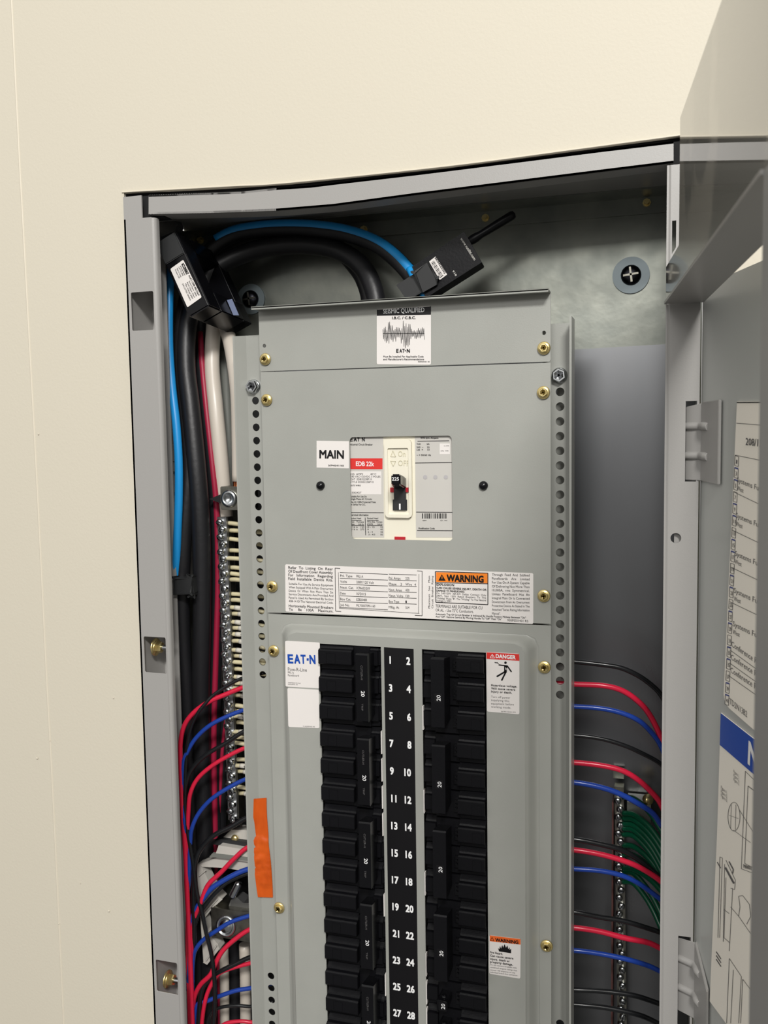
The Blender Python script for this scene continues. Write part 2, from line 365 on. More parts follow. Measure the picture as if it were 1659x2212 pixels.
# bolts that show through the slots of the left stile
for px, py in ((338, 1397), (373, 2115)):
    p = at(px - 8, py, -.35); p.x = -9.75
    mb = MB(); mb.lathe(p, (1, 0, 0), [(.34, 0), (.34, .05), (.2, .055)], 20); hexhead(mb, p + Vector((.05, 0, 0)), (1, 0, 0), .24, .22, .26); b_ = mb.build('nut', BRASS, cab)
    mb = MB(); mb.lathe(p, (1, 0, 0), [(.1, .25)] + [(.1 + .012 * (i % 2), .3 + i * .03) for i in range(10)] + [(.001, .61)], 14); mb.build('thread', ZINC, b_)

# wall anchors on the back of the box
for px, py, R_, lab in ((1363, 594, .66, 'large round steel washer and cross head bolt on the right of the box back'), (541, 646, .62, 'dark washer and bolt on the box back beside the current sensor')):
    p = at(px, py, 4.4); p.y = 4.5
    t = thing('anchor_bolt', p, lab, 'bolt')
    mb = MB(); mb.plate(front(4.5), circ(p.x, p.z, R_, 40), [circ(p.x, p.z, .2, 20)], 0.0, .08); mb.build('washer', mat('washer_zinc', rgb(150, 163, 168), .4, .25), t)
    mb = MB(); mb.lathe(p, (0, -1, 0), [(.36, .07), (.36, .14), (.3, .22), (.18, .27), (.001, .28)], 24); mb.build('bolt_head', mat('blackened_steel', rgb(60, 60, 66), .3, 1), t)
    mb = MB(); cross(mb, p, (0, -1, 0), .27, .035, .29, .12); mb.build('cross_recess', STEEL, t)

# ================================================================== PERFORATED MOUNTING RAILS
ZH = -1.4335; PT = .4941
def strip(sx):
    xh = -5.7202 if sx < 0 else 5.4766; pl = front(.6)
    holes = [circ(xh, ZH - PT * i, .145, 18) for i in range(22)]
    holes += [circ(xh, (-23.8228 if sx < 0 else at(1215, 2212, .6).z) - PT * i, .145, 18) for i in range(8)]
    lab = 'left' if sx < 0 else 'right'
    t = thing('perforated_rail', (sx * 5.7, .6, -34), 'tall grey perforated steel rail ' + ('left of the cover plates, with orange tape' if sx < 0 else 'right of the cover plates'), 'mounting rail', 'perforated rails beside the cover')
    mb = MB()
    if sx < 0:
        x0, x1 = -6.03, -4.9; zt = .97
        mb.plate(pl, [(x0, -34), (x1, -34), (x1, zt), (x0, zt)], holes, 0, -.07)
        # splayed inner face and thin front edge of the channel
        mb.hexa([(x0, .6, -34), (x0 - .03, .68, -34), (-6.4, .36, -34), (-6.36, .28, -34), (x0, .6, zt), (x0 - .03, .68, zt), (-6.4, .36, zt - .04), (-6.36, .28, zt - .04)]); mb.box(-6.42, -6.36, .28, 1.1, -34, zt - .04)
    else:
        x0, x1 = 4.9, 5.92; zt = .83
        mb.plate(pl, [(x0, -34), (x1, -34), (x1, zt), (x0, zt)], holes, 0, -.07)
        mb.box(5.88, 5.95, -.3, .67, -34, zt + .12)
    mb.build('channel', PAINT, t)
    bp = at(546, 835, .5) if sx < 0 else at(1208, 811, .5); bp.y = .6
    mb = MB(); hexhead(mb, bp, (0, -1, 0), .27, .25, .26, .4 if sx < 0 else .1); o = mb.build('hex_bolt', ZINC, t)
    mb = MB(); cross(mb, bp, (0, -1, 0), .14, .035, .25, .5); mb.build('recess', RECZ, o)
    return t
SL = strip(-1); SR = strip(1)
mb = MB(); pl = front(1.5); mb.plate(pl, [(4.2, -13.2), (5.85, -13.2), (5.85, -1.7), (4.2, -1.7)], [circ(5.12, -2.05 - .436 * i, .11, 14) for i in range(25)], 0, -.06)
mb.box(5.3, 5.6, 1.3, 1.5, -1.72, -1.25)
tag(mb.build('bus_bracket', PAINT), 'grey drilled steel bracket seen through the holes of the right rail', 'bracket')
mb = MB(); mb.box(4.2, 4.9, 1.56, 3, -13, -1.8); mb.box(-5.2, 5.0, 2.2, 2.3, -30, -.6); mb.box(-5.1, -5.0, 1.2, 2.2, -30, -.6); mb.box(5.0, 5.06, .8, 2.2, -30, -13.3)
tag(mb.build('interior_chassis', BLACKM), 'dark chassis behind the grey cover plates', 'chassis')
# orange tape on the left rail
pl = front(.55); o = MB()
tp = [(548, 1723), (575, 1723), (576, 1760), (579, 1800), (580, 1822), (583, 1850), (586, 1880), (588, 1920), (589, 1939), (557, 1938), (556, 1925), (550, 1880), (548, 1850), (547, 1800), (547, 1760)]
L_ = [(548, 1726), (547, 1760), (547, 1800), (547, 1830), (548, 1860), (550, 1885), (553, 1910), (557, 1938)]
R_ = [(575, 1724), (576, 1760), (579, 1800), (580, 1826), (584, 1858), (586, 1882), (588, 1912), (589, 1939)]
vs = []; nx = 9; rr = random.Random(3)
LL = smooth([(x, y, 0) for x, y in L_], 5); RR = smooth([(x, y, 0) for x, y in R_], 5)
for i, (a, b) in enumerate(zip(LL, RR)):
    for k in range(nx):
        t = k / (nx - 1); x = a.x + (b.x - a.x) * t; y = a.y + (b.y - a.y) * t
        wr = .0 if i < 12 or i > 30 or k in (0, nx - 1) else rr.uniform(0, .07)
        p = at(x, y, .55 - wr - .02 * math.sin(PI * t) - .12 * max(0, 1 - t / .3)); vs.append(p)
N = len(LL)
o.add(vs, [(i * nx + k, i * nx + k + 1, (i + 1) * nx + k + 1, (i + 1) * nx + k) for i in range(N - 1) for k in range(nx - 1)], True)
o.add([v + Vector((0, .03, 0)) for v in vs], [(i * nx + k, i * nx + k + 1, (i + 1) * nx + k + 1, (i + 1) * nx + k) for i in range(N - 1) for k in range(nx - 1)], True)
tag(o.build('tape', TAPE, recalc=False), 'wrinkled strip of orange tape stuck on the left perforated rail', 'tape')

# ================================================================== COVER PLATES
TH = -.06
top = thing('cover_plate', (.0, 0, -.42), 'narrow grey top cover plate with forward lip and a white seismic label', 'cover plate', 'grey cover plates')
F0 = front(0.0)
mb = MB(); mb.plate(F0, [(-5.22, -.36), (-5.18, -.41), (5.2, -.46), (5.24, -.4), (5.24, 1.8), (-5.22, 1.8)], [circ(at(571, 747, 0).x, at(571, 747, 0).z, .07, 12), circ(at(1175, 719, 0).x, at(1175, 719, 0).z, .07, 12)], 0, TH)
mb.build('plate', PAINT, top)
mb = MB(); mb.box(-5.24, 5.24, -.57, 0.0, 1.76, 1.82); mb.box(-5.24, 5.24, -.57, -.53, 1.72, 1.82); mb.build('lip', PAINT, top, bevel=.012)
screw('screw', screwpos(573, 776), top); screw('screw', screwpos(1175, 752), top)
sp = [(815, 667), (931, 661), (931, 788), (815, 787)]
sticker('seismic_label', F0, [(814, 668), (931, 661), (931, 788), (814, 787)], LBL, top, 'white square label with black SEISMIC QUALIFIED band'); lab = top.children[-1]
LF = Plane((0, -.012, 0), (1, 0, 0), (0, -1, 0))
mb = MB(); quad(mb, LF, [(814, 669), (931, 662), (931, 679.5), (814, 682)]); mb.build('black_band', INK, lab)
mb = MB(); txt(mb, LF, 'SEISMIC QUALIFIED', (828, 677.5), (917, 674), 9.5, .012, .012); mb.build('lettering', WINK, lab)
mb = MB(); txt(mb, LF, 'I.B.C. / C.B.C.', (847, 689.5), (898, 689), 5.5, .03)
r = random.Random(5); X0, X1, y0 = 827, 917, 721; pts = []; n = 62
for i in range(n):
    x = X0 + (X1 - X0) * i / (n - 1); t = i / (n - 1); env = 10 + 18 * math.exp(-((t - .18) / .13) ** 2) + 22 * math.exp(-((t - .55) / .14) ** 2) if t < .7 else 14
    pts.append((x, y0 + (env * r.uniform(.35, 1)) * (1 if i % 2 else -1)))
pline(mb, LF, pts, .8); line(mb, LF, (827, 720.5), (917, 720), .8)
for s_, x0, x1 in (('E', 856, 861), ('A', 863, 868.5), ('T', 869, 874), ('N', 878.5, 885.5)): txt(mb, LF, s_, (x0, 761.5), (x1, 761.5), 7.5, .05)
quad(mb, LF, [(874.5, 756), (876.5, 756), (876.5, 759), (874.5, 759)])
for i, (s_, x0, x1, y) in enumerate((('Must Be Installed Per Applicable Code', 828, 915, 772), ("and Manufacturer's Recommendations", 828, 916, 778), ('900P059H01 R0', 903, 928, 782.5))): txt(mb, LF, s_, (x0, y), (x1, y), 3.8 if i < 2 else 2.2, .012)
mb.build('lettering', INK, lab)

main = thing('cover_plate', (0, 0, -9.3), 'large grey main cover plate with square window around the main breaker', 'cover plate', 'grey cover plates')
wq = rrect(-1.83, 1.88, -6.47, -2.84, .14, 5)
mb = MB(); mb.plate(F0, [(-5.18, -9.26), (5.24, -9.22), (5.24, -.5), (-5.2, -.44)], [wq], .0, TH)
mb.build('plate', PAINT, main)
for x, y in ((576, 864), (1174, 848), (588, 1267), (1175, 1287)): screw('screw', screwpos(x, y), main)
for x, y in ((692, 1049), (1044, 1049)):
    p = at(x, y, -.05); p.y = 0; mb = MB(); mb.lathe(p, (0, -1, 0), [(.155, 0), (.15, .08), (.1, .14), (.001, .16)], 20); mb.build('push_rivet', BLACKG, main)
sticker('main_label', F0, [(684, 952), (754, 953), (754, 1012), (684, 1010)], LBL, main, 'white label reading MAIN', r=.01); lab = main.children[-1]
mb = MB(); txt(mb, LF, 'MAIN', (690, 989.5), (743, 990.5), 17, .035); txt(mb, LF, '267P442H01 R03', (709, 1007), (743, 1007.5), 3.2, .02); mb.build('lettering', INK, lab)
sticker('rating_label', F0, [(616, 1219), (1152, 1238), (1152, 1348), (617, 1321)], LBL, main, 'long white rating label with orange WARNING box'); lab = main.children[-1]
mb = MB()
def para(mb, pl, x0, x1, yL, step, slope, h, lines, bold=.008):
    for i, s_ in enumerate(lines):
        full = not s_.endswith('|'); s_ = s_.rstrip('|'); y = yL + step * i
        xr = x1 if full else x0 + (x1 - x0) * min(1, .026 * len(s_) if False else len(s_) / max(len(q) for q in lines))
        txt(mb, pl, s_, (x0, y), (xr, y + slope * (xr - x0)), h, bold)
sl = .0365
para(mb, LF, 623, 719, 1228.5, 8, .035, 5.6, ['Refer  To  Listing  On  Rear', 'Of Deadfront Cover Assembly', 'For   Information   Regarding', 'Field  Installable  Device  Kits.'])
para(mb, LF, 624, 720, 1263, 7.5, .04, 4.6, ['Suitable For Use As Service Equipment', 'When Equipped With A Main Overcurrent', 'Device  Or  When  Not  More  Than  Six', 'Service Disconnects Are Provided And', 'Panel Is Used As Permitted By Section', '408-14 Of The National Electrical Code.'], .004)
para(mb, LF, 624, 720, 1311, 7.6, .045, 5.4, ['Horizontally Mounted Breakers', 'To     Be    100A    Maximum.'])
for x0, x1, y0, y1 in ((724, 734, 1228, 0), (901, 912, 1233, 0)): pass
pline(mb, LF, [(735, 1228), (724, 1227), (725, 1320), (737, 1321)], 1.1); pline(mb, LF, [(901, 1233), (912, 1233.5), (912, 1330), (896, 1329)], 1.1)
pline(mb, LF, [(731, 1236), (733, 1314), (906, 1325)], .8); line(mb, LF, (905, 1240), (904, 1324), .8)
rows = [('Pnl. Type', 'PRL1A', 'Pnl. Amps', '225'), ('Volts', '208Y/120 Volt', 'Phase    3', 'Wire   4'), ('Neut. Cat.', '1C96652G09', 'Neut. Amps', '450'), ('Date', '10/2015', 'Neut. Volts', '120'), ('Box Cat.', 'EZB2048R', 'Box Type', '1'), ('Job No.', 'MLY0007090-160', 'Mfdg. At', 'SUM')]
for i, rw in enumerate(rows):
    y = 1246 + i * 12.6; wd = [22, 18, 28, 12]
    line(mb, LF, (734, y - 9.5), (838, y - 9.5 + 4), 1); line(mb, LF, (840, y - 6), (900, y - 4), 1)
    for s_, x0, dy in zip(rw, (735, 770, 840, 876), (0, 1.3, 5, 6)):
        wx = len(s_) * (2.9 if dy < 2 else 2.8); txt(mb, LF, s_, (x0, y + dy), (x0 + wx, y + dy + wx * .04), 5.2, .0)
line(mb, LF, (734, 1312), (838, 1317), 1)
txt(mb, LF, 'Maximum   See   Main', (929, 1314), (929, 1244), 4, .005); txt(mb, LF, 'Circuit  Breaker  Rating', (936, 1314), (936, 1244), 4, .005)
pline(mb, LF, [(940.5, 1234.5), (1054, 1238), (1054, 1306), (941.5, 1301), (940.5, 1234.5)], 1.6)
line(mb, LF, (941, 1258.5), (1054, 1261), 1.3)
for s_, x0, y, x1, h, b_ in (('EXPLOSION', 943, 1264.5, 981, 4.6, .03), ('CAN CAUSE SEVERE INJURY, DEATH OR', 943, 1271.5, 1051, 4, .03), ('DAMAGE TO PANELBOARD.', 943, 1277.5, 1004, 4, .03), ('On  240/120V  3\u00d8-4W  Deltas  Connect  Only', 943, 1283, 1050, 3.8, .0), ('240V,  Not  120V  Rated  Breakers  To  The', 943, 1288.5, 1050, 3.8, .0), ('"Wildleg" Phase "B". The "Wildleg" To The Neutral', 943, 1294, 1050, 3.8, .0), ('Voltage is 208V.', 943, 1299, 976, 3.8, .0),
                        ('TERMINALS ARE SUITABLE FOR CU', 941, 1312, 1042, 6.4, .005), ('OR AL. - Use 75\u00b0C Conductors.', 941, 1320.5, 1023, 6, .005), ('Automatic Trip Of Circuit Breaker Is Indicated By Handle Position Midway Between "On"', 941, 1328, 1136, 3.9, .01), ('And "Off". Restore Service By Moving Handle To "Off" Then "On"', 941, 1333.5, 1084, 3.9, .01), ('900P051H01 R5', 1096, 1342, 1141, 4.8, .005)):
    txt(mb, LF, s_, (x0, y), (x1, y + (x1 - x0) * .043), h, b_)
para(mb, LF, 1063, 1144, 1243.5, 8.4, .02, 5, ['Through  Feed  And  Subfeed', 'Panelboards    Are    Limited', 'For Use On A System Capable', 'Of Delivering Not More Than', '10,000A,  rms  Symmetrical,', 'Unless  Panelboard  Has  An', 'Integral Main Or Is Connected', 'Downstream From An Overcurrent', 'Protective Device As Stated In The', 'Attached "Series Rating Information', 'Manual".|'], .002)
mb.build('lettering', INK, lab)
mb = MB(); quad(mb, LF, [(942, 1236), (1053, 1239), (1053, 1260), (942, 1257)], .003); mb.build('warning_band', ORL, lab)
mb = MB(); txt(mb, LF, 'WARNING', (965, 1255), (1045, 1258), 13.5, .05, .012); quad(mb, LF, [(954.5, 1240.5), (963, 1254.5), (947, 1254)], .01); mb.build('warning_word', INK, lab)
mb = MB(); quad(mb, LF, [(954, 1245), (956, 1245), (955.5, 1251), (954.5, 1251)], .014); mb.build('warning_mark', ORL, lab)

low = thing('cover_plate', (0, 0, -34), 'tall grey lower cover plate with raised centre and two columns of breakers', 'cover plate', 'grey cover plates')
FE = front(-.5); mb = MB()
OX0, OX1, OZ1, OZ0 = -4.66, 4.84, -9.62, -34
IX0, IX1, IZ1 = -4.2, 4.42, -9.85
mb.plate(F0, [(-5.15, -34), (OX0, -34)] + [(OX0, OZ1 - .4), (OX0 + .12, OZ1 - .12), (OX0 + .4, OZ1), (OX1 - .4, OZ1), (OX1 - .12, OZ1 - .12), (OX1, OZ1 - .4), (OX1, -34), (5.24, -34), (5.24, -9.28), (-5.15, -9.32)], [], 0, TH)
LO = (-2.95, -.63); RO = (.86, 3.12); ZT = -10.21
mb.plate(FE, [(IX0, -34), (IX1, -34), (IX1, IZ1 - .35), (IX1 - .1, IZ1 - .1), (IX1 - .35, IZ1), (IX0 + .35, IZ1), (IX0 + .1, IZ1 - .1), (IX0, IZ1 - .35)],
         [[(a, -33), (b, -33), (b, ZT), (a, ZT)] for a, b in (LO, RO)], 0, TH)
ou = [(OX0, -34), (OX0, OZ1 - .4), (OX0 + .12, OZ1 - .12), (OX0 + .4, OZ1), (OX1 - .4, OZ1), (OX1 - .12, OZ1 - .12), (OX1, OZ1 - .4), (OX1, -34)]
inn = [(IX0, -34), (IX0, IZ1 - .35), (IX0 + .1, IZ1 - .1), (IX0 + .35, IZ1), (IX1 - .35, IZ1), (IX1 - .1, IZ1 - .1), (IX1, IZ1 - .35), (IX1, -34)]
K = 7; rows_ = []
for k in range(K):
    t = k / (K - 1); yy = -.5 * (0.5 - .5 * math.cos(PI * t)); rows_.append([(a[0] + (b[0] - a[0]) * t, yy, a[1] + (b[1] - a[1]) * t) for a, b in zip(ou, inn)])
n = len(ou); mb.add([p for q in rows_ for p in q], [(k * n + i, k * n + i + 1, (k + 1) * n + i + 1, (k + 1) * n + i) for k in range(K - 1) for i in range(n - 1)], True)
mb.build('plate', PAINT, low)
for x, y in ((591, 1406), (1176, 1441), (603, 1961), (1181, 2043)): screw('screw', screwpos(x, y), low)
LE = front(-.512)
sticker('number_strip', FE, [(829.5, 1398), (893.5, 1402), (905, 2300), (844, 2300)], INK, low, 'black strip with white circuit numbers', r=.01); lab = low.children[-1]
mb = MB()
for k in range(16):
    zc = -10.6588 - k
    for j, xc in ((0, -.29), (1, .37)):
        s_ = str(2 * k + 1 + j); vs, fs = glyphs(s_, .045, 1); wd = (max(v[0] for v in vs) - min(v[0] for v in vs)) * .25 / CAPH * .8
        x0 = min(v[0] for v in vs); x1 = max(v[0] for v in vs); xs = xc if len(s_) == 1 else xc + (.06 if j == 0 else -.08)
        mb.add([(xs - wd / 2 + (a - x0) * wd / (x1 - x0), -.515 - q, zc - .12 + b * .25 / CAPH) for a, b, q in vs], fs)
mb.build('lettering', WINK, lab)
sticker('maker_label', FE, [(616, 1384), (691, 1388), (691, 1487), (617, 1483)], LBL, low, 'white rounded label with blue lettering at the top left'); lab = low.children[-1]
mb = MB()
for s_, x0, x1 in (('E', 622, 634), ('A', 636, 649), ('T', 650, 661), ('N', 669, 682)): txt(mb, LE, s_, (x0, 1432 + (x0 - 622) * .03), (x1, 1432 + (x1 - 622) * .03), 18, .045)
quad(mb, LE, [(662.5, 1422), (667, 1422), (667, 1427), (662.5, 1427)]); mb.build('logo_lettering', BLUL, lab)
mb = MB(); txt(mb, LE, 'Pow-R-Line', (622, 1449), (663, 1451), 7.5); txt(mb, LE, 'PRL1a', (622, 1454.5), (635, 1455), 4.2); txt(mb, LE, 'Panelboard', (622, 1460.5), (646, 1461.5), 4.2)
txt(mb, LE, 'ASSEMBLED IN U.S.A.', (622, 1475.5), (650, 1477), 2.2); txt(mb, LE, '900P058H01 R0', (622, 1479), (643, 1480), 2.2); mb.build('lettering', INKG, lab)
sticker('blank_code_label', FE, [(621, 1486), (689, 1490), (690, 1573), (623, 1570)], LBL, low, 'white rounded label below the maker label'); lab = low.children[-1]
mb = MB(); txt(mb, LE, 'P-1A20091H01 R0', (655, 1570), (680, 1571), 2.4); mb.build('lettering', INKG, lab)
sticker('danger_label', FE, [(1050, 1408), (1122, 1412), (1122, 1543), (1052, 1537)], LBL, low, 'white label with red DANGER band and falling figure'); lab = low.children[-1]
mb = MB(); quad(mb, LE, [(1051, 1409), (1121.5, 1413), (1122, 1427.5), (1051, 1423)], .003); mb.build('red_band', REDL, lab)
mb = MB(); txt(mb, LE, 'DANGER', (1071, 1421), (1114, 1424), 8, .04, .012); pline(mb, LE, [(1058.5, 1421), (1063.5, 1413), (1069, 1421.5), (1058.5, 1421)], 1, .012); line(mb, LE, (1063.7, 1415.5), (1063.7, 1419.5), 1, .012); mb.build('lettering', WINK, lab)
mb = MB()
quad(mb, LE, [(1092 + 2.7 * math.cos(a * PI / 6), 1431.5 + 2.7 * math.sin(a * PI / 6)) for a in range(12)])
pline(mb, LE, [(1068.5, 1430.5), (1072, 1432), (1074, 1431), (1077, 1434)], 1.6)
line(mb, LE, (1077, 1436), (1095, 1438.5), 2.6); line(mb, LE, (1095, 1437.5), (1105, 1451.5), 2.8)
quad(mb, LE, [(1089, 1437), (1096, 1438), (1094.5, 1453), (1089, 1452)]); line(mb, LE, (1091, 1451), (1073, 1461.5), 3.4); line(mb, LE, (1093, 1451), (1083.5, 1470), 3.4)
for s_, x1, y in (('Hazardous voltage.', 1117, 1482), ('Will cause severe', 1113, 1489), ('injury or death.', 1106, 1495.5)): txt(mb, LE, s_, (1061, y), (x1, y + 3), 4.4, .03, sp=1.15)
mb.build('lettering', INK, lab)
mb = MB(); quad(mb, LE, [(1091, 1441), (1095, 1444), (1093, 1444.5), (1095.5, 1448), (1090.5, 1445), (1092.5, 1444.5)], .009); mb.build('bolt_mark', LBL, lab)
mb = MB()
for s_, x1, y in (('Turn off power', 1102, 1507), ('supplying this', 1100, 1514), ('equipment before', 1110, 1521.5), ('working inside.', 1104, 1528.5)): txt(mb, LE, s_, (1061, y), (x1, y + 2.4), 4.4, .0, sp=1.1)
txt(mb, LE, '267P315H01 R3', (1082, 1538), (1114, 1540), 2.6); mb.build('small_lettering', INKG, lab)
sticker('fire_label', FE, [(1057, 2020), (1125, 2028), (1124, 2114), (1057, 2103)], LBL, low, 'white label with orange WARNING band and flames'); lab = low.children[-1]
mb = MB(); quad(mb, LE, [(1058, 2020.5), (1124.5, 2028.5), (1124.5, 2040.5), (1058, 2033)], .003); mb.build('orange_band', mat('orange_band', rgb(232, 104, 40), .45), lab)
mb = MB(); txt(mb, LE, 'WARNING', (1070, 2033), (1120, 2039), 7, .04, .012); pline(mb, LE, [(1059.5, 2031), (1063, 2024.5), (1067, 2032), (1059.5, 2031)], .9, .012)
fl = [(1078, 2055), (1076, 2048), (1079, 2050), (1080, 2043), (1082.5, 2049), (1085, 2041), (1087, 2047), (1090, 2039), (1093, 2047), (1096, 2042), (1098, 2050), (1101, 2046), (1101, 2052), (1104, 2049), (1104, 2059)]
quad(mb, LE, fl)
for s_, x1, y in (('Fire Hazard.', 1086, 2059), ('Can cause severe', 1109, 2066), ('injury, death or', 1101, 2073), ('property damage.', 1108, 2079.5)): txt(mb, LE, s_, (1059, y), (x1, y + (x1 - 1059) * .13), 4.6, .03, sp=1.1)
mb.build('lettering', INK, lab)
mb = MB()
for s_, x1, y in (('Do not connect breakers with', 1116, 2085), ('combined ampere ratings that', 1117, 2090.5), ('exceed 140 amperes on any', 1113, 2096), ('individual branch bus connector.', 1119, 2101)): txt(mb, LE, s_, (1059, y), (x1, y + (x1 - 1059) * .13), 3.2, 0)
mb.build('small_lettering', INKG, lab)

# ================================================================== MAIN BREAKER
mbk = thing('main_breaker', (0, .12, -8), 'cream main circuit breaker with black 225 toggle inside the square window', 'circuit breaker')
PB = front(.12)
mb = MB(); mb.box(-2.1, 2.1, .12, 2.0, -8, -1.2); mb.build('body', CREAMP, mbk)
mb = MB(); u0, v1 = PB.uv(832, 950); u1, v0 = PB.uv(892, 1118); iu0, iv1 = PB.uv(839, 968); iu1, iv0 = PB.uv(886, 1111)
mb.plate(PB, rrect(u0, u1, v0, v1, .14), [rrect(iu0, iu1, iv0, iv1, .05)], 0, .14); mb.plate(PB, rrect(iu0 - .02, iu1 + .02, iv0 - .02, iv1 + .02, .05), [], 0, .06)
bez = mb.build('bezel', CREAMP, mbk)
PZ = front(.055)
mb = MB(); txt(mb, PZ, 'On', (860, 986), (876, 986.5), 12, 0, .015); txt(mb, PZ, 'OFF', (860, 1006), (884, 1006.5), 12, 0, .015)
pline(mb, PZ, [(844, 986), (849, 974), (855, 986.5), (844, 986)], 1.3, .015); pline(mb, PZ, [(844, 996), (849.5, 1007), (855, 996.5), (844, 996)], 1.3, .015); mb.build('raised_lettering', mat('cream_relief_shade', rgb(208, 202, 176), .4), bez)  # letters share the case's cream; relief shading is put into a darker colour
PL2 = Plane((0, .105, 0), (1, 0, 0), (0, -1, 0))
mb = MB(); quad(mb, PB, [(740, 935), (828, 935), (830, 1161), (740, 1161)], .01); quad(mb, PB, [(896, 935), (990, 935), (990, 1161), (899, 1161)], .01); mb.build('grey_label', LGREY, mbk); lab = mbk.children[-1]
mb = MB(); quad(mb, PB, [(740, 990), (826.5, 990), (826.5, 1013.5), (740, 1013.5)], .014); mb.build('red_band', REDL, lab)
mb = MB(); quad(mb, PB, [(740, 1018), (824, 1018), (824, 1068), (740, 1068)], .014); mb.build('white_patch', LBL, lab)
mb = MB(); quad(mb, PB, [(950, 958), (972, 958), (972, 981), (950, 981)], .014); mb.build('white_patch', LBL, lab)
mb = MB(); txt(mb, PL2, 'EDB 22k', (769, 1006.5), (808, 1007), 9.5, .025); mb.build('red_band_lettering', WINK, lab)
mb = MB()
for s_, x0, x1 in (('E', 755, 762), ('A', 764, 771), ('T', 771.5, 777), ('N', 782, 788)): txt(mb, PL2, s_, (x0, 953), (x1, 953), 7.5, .05)
T_ = [('Industrial Circuit Breaker', 755, 962, 805, 4, .01), ('225  AMPS         40\u00b0C', 757, 1026, 813, 4, 0), ('240 VAC\u2022125VDC 3 POLES', 757, 1031.5, 822, 4, 0), ('CAT  EDB3225BP10', 757, 1037, 803, 4, 0), ('STYLE EDB3225BP10', 757, 1043, 807, 4, 0), ('65/75 WIRE', 757, 1050, 779, 3, .01), ('150824DT', 758, 1066, 781, 4, 0),
      ('Suitable For Use On', 757, 1074, 792, 3.6, .01), ('Single Phase AC Circuits.', 758, 1079.5, 804, 3.6, .01), ('Use (2) 100% Protected Poles', 757, 1086, 812, 3.6, .01), ('In Series For DC.', 758, 1091.5, 790, 3.6, .01), ('Terminal Information', 757, 1114, 796, 3.8, .02),
      ('Socket Head', 757, 1121, 780, 3.4, .01), ('Slotted Head', 793, 1121, 817, 3.4, .01), ('Hex   Torque', 757, 1128.5, 786, 3.2, .01), ('Wire Size  Torque', 793, 1128.5, 826, 3.2, .01), ('Size     Lb-In', 757, 1133.5, 786, 3.2, .01), ('AWG       Lb-In', 793, 1133.5, 826, 3.2, .01), ('3/16 in   120', 757, 1140, 787, 3.2, 0), ('5/16 in   275', 757, 1145, 787, 3.2, 0), ('14 - 10       35', 793, 1140, 827, 3.2, 0), ('8                40', 794, 1145, 827, 3.2, 0), ('6 - 4          45', 795, 1150.5, 827, 3.2, 0), ('3 - 4/0       50', 796, 1156, 827, 3.2, 0),
      ('RMS Sym. Ampere', 909, 947.5, 947, 3.4, .02), ('Volt         kA', 900, 960.5, 928, 3.4, .01), ('240  ~     22', 900, 967.5, 928, 3.4, .01), ('125  =     10', 900, 973, 928, 3.4, .01), ('~ = 50/60 Hz', 900, 984.5, 931, 3.6, .01), ('Modification Code', 904, 1143, 939, 3.6, .02), ('6804', 913, 1125.5, 921, 2.8, 0), ('C01  H41', 951, 1125.5, 966, 2.8, 0)]
for s_, x0, y, x1, h, b_ in T_: txt(mb, PL2, s_, (x0, y), (x1, y + .2), h, b_)
for a, b in (((757, 1107), (829, 1107.5)), ((757, 1123.5), (781, 1124)), ((793, 1123.5), (818, 1124)), ((789, 1118), (790, 1156)), ((757, 1135), (787, 1135)), ((793, 1135), (826, 1135)), ((902, 953), (970, 952)), ((897, 1000), (978, 999)), ((899, 1106), (979, 1106.5)), ((901, 1146), (979, 1146.5))): line(mb, PL2, a, b, 1.2)
barcode(mb, PL2, 912, 1109, 966, 1120); txt(mb, PL2, 'UL LISTED', (959, 964), (970, 964), 1.8); txt(mb, PL2, '(UL)  CSA', (952, 975), (969, 975), 2.5)
mb.build('lettering', INK, lab)
mb = MB()
for x in (918.5, 940.5, 963): quad(mb, PL2, [(x + 4.5 * math.cos(a * PI / 8), 1030.5 + 4.5 * math.sin(a * PI / 8)) for a in range(16)])
mb.build('faint_dots', mat('faint_grey_ink', rgb(178, 175, 176), .5), lab)
# toggle
mb = MB(); a = PZ.uv(852, 1053); b = PZ.uv(878, 1102); mb.pbox(PZ, a[0], b[0], b[1], a[1], 0, .08)
a = PZ.uv(849, 1079); mb.pbox(PZ, a[0], b[0] + .03, b[1], a[1], 0, .05); slot = mb.build('slot', BLACKM, mbk)
mb = MB(); quad(mb, front(-.035), [(862, 1088), (865.5, 1088), (865.5, 1101), (862, 1101)]); mb.build('white_mark', WINK, slot)
mb = MB(); a = PZ.uv(844, 1053); b = PZ.uv(852, 1063); mb.pbox(PZ, a[0], b[0], b[1], a[1], 0, .07); a = PZ.uv(876, 1053); b = PZ.uv(883, 1063); mb.pbox(PZ, a[0], b[0], b[1], a[1], 0, .07); mb.build('red_flag', REDP, mbk)
mb = MB(); A = front(-1.0); a = A.uv(845, 1024); b = A.uv(865, 1048)
c = PZ.uv(850, 1040); d = PZ.uv(878, 1056)
mb.hexa([A.P(a[0], b[1]), A.P(b[0], b[1]), PZ.P(d[0], d[1]), PZ.P(c[0], d[1]), A.P(a[0], a[1]), A.P(b[0], a[1]), PZ.P(d[0], a[1] - .15), PZ.P(c[0], a[1] - .15)]); tg = mb.build('toggle', BLACKG, mbk, bevel=.05)
mb = MB(); txt(mb, A, '225', (847, 1038), (862, 1038), 7, .02, .012); mb.build('lettering', WINK, tg)
mb = MB(); a = PB.uv(853, 1159); b = PB.uv(876, 1170); mb.pbox(PB, a[0], b[0], b[1], a[1], 0, .05); mb.build('red_button', REDP, mbk)

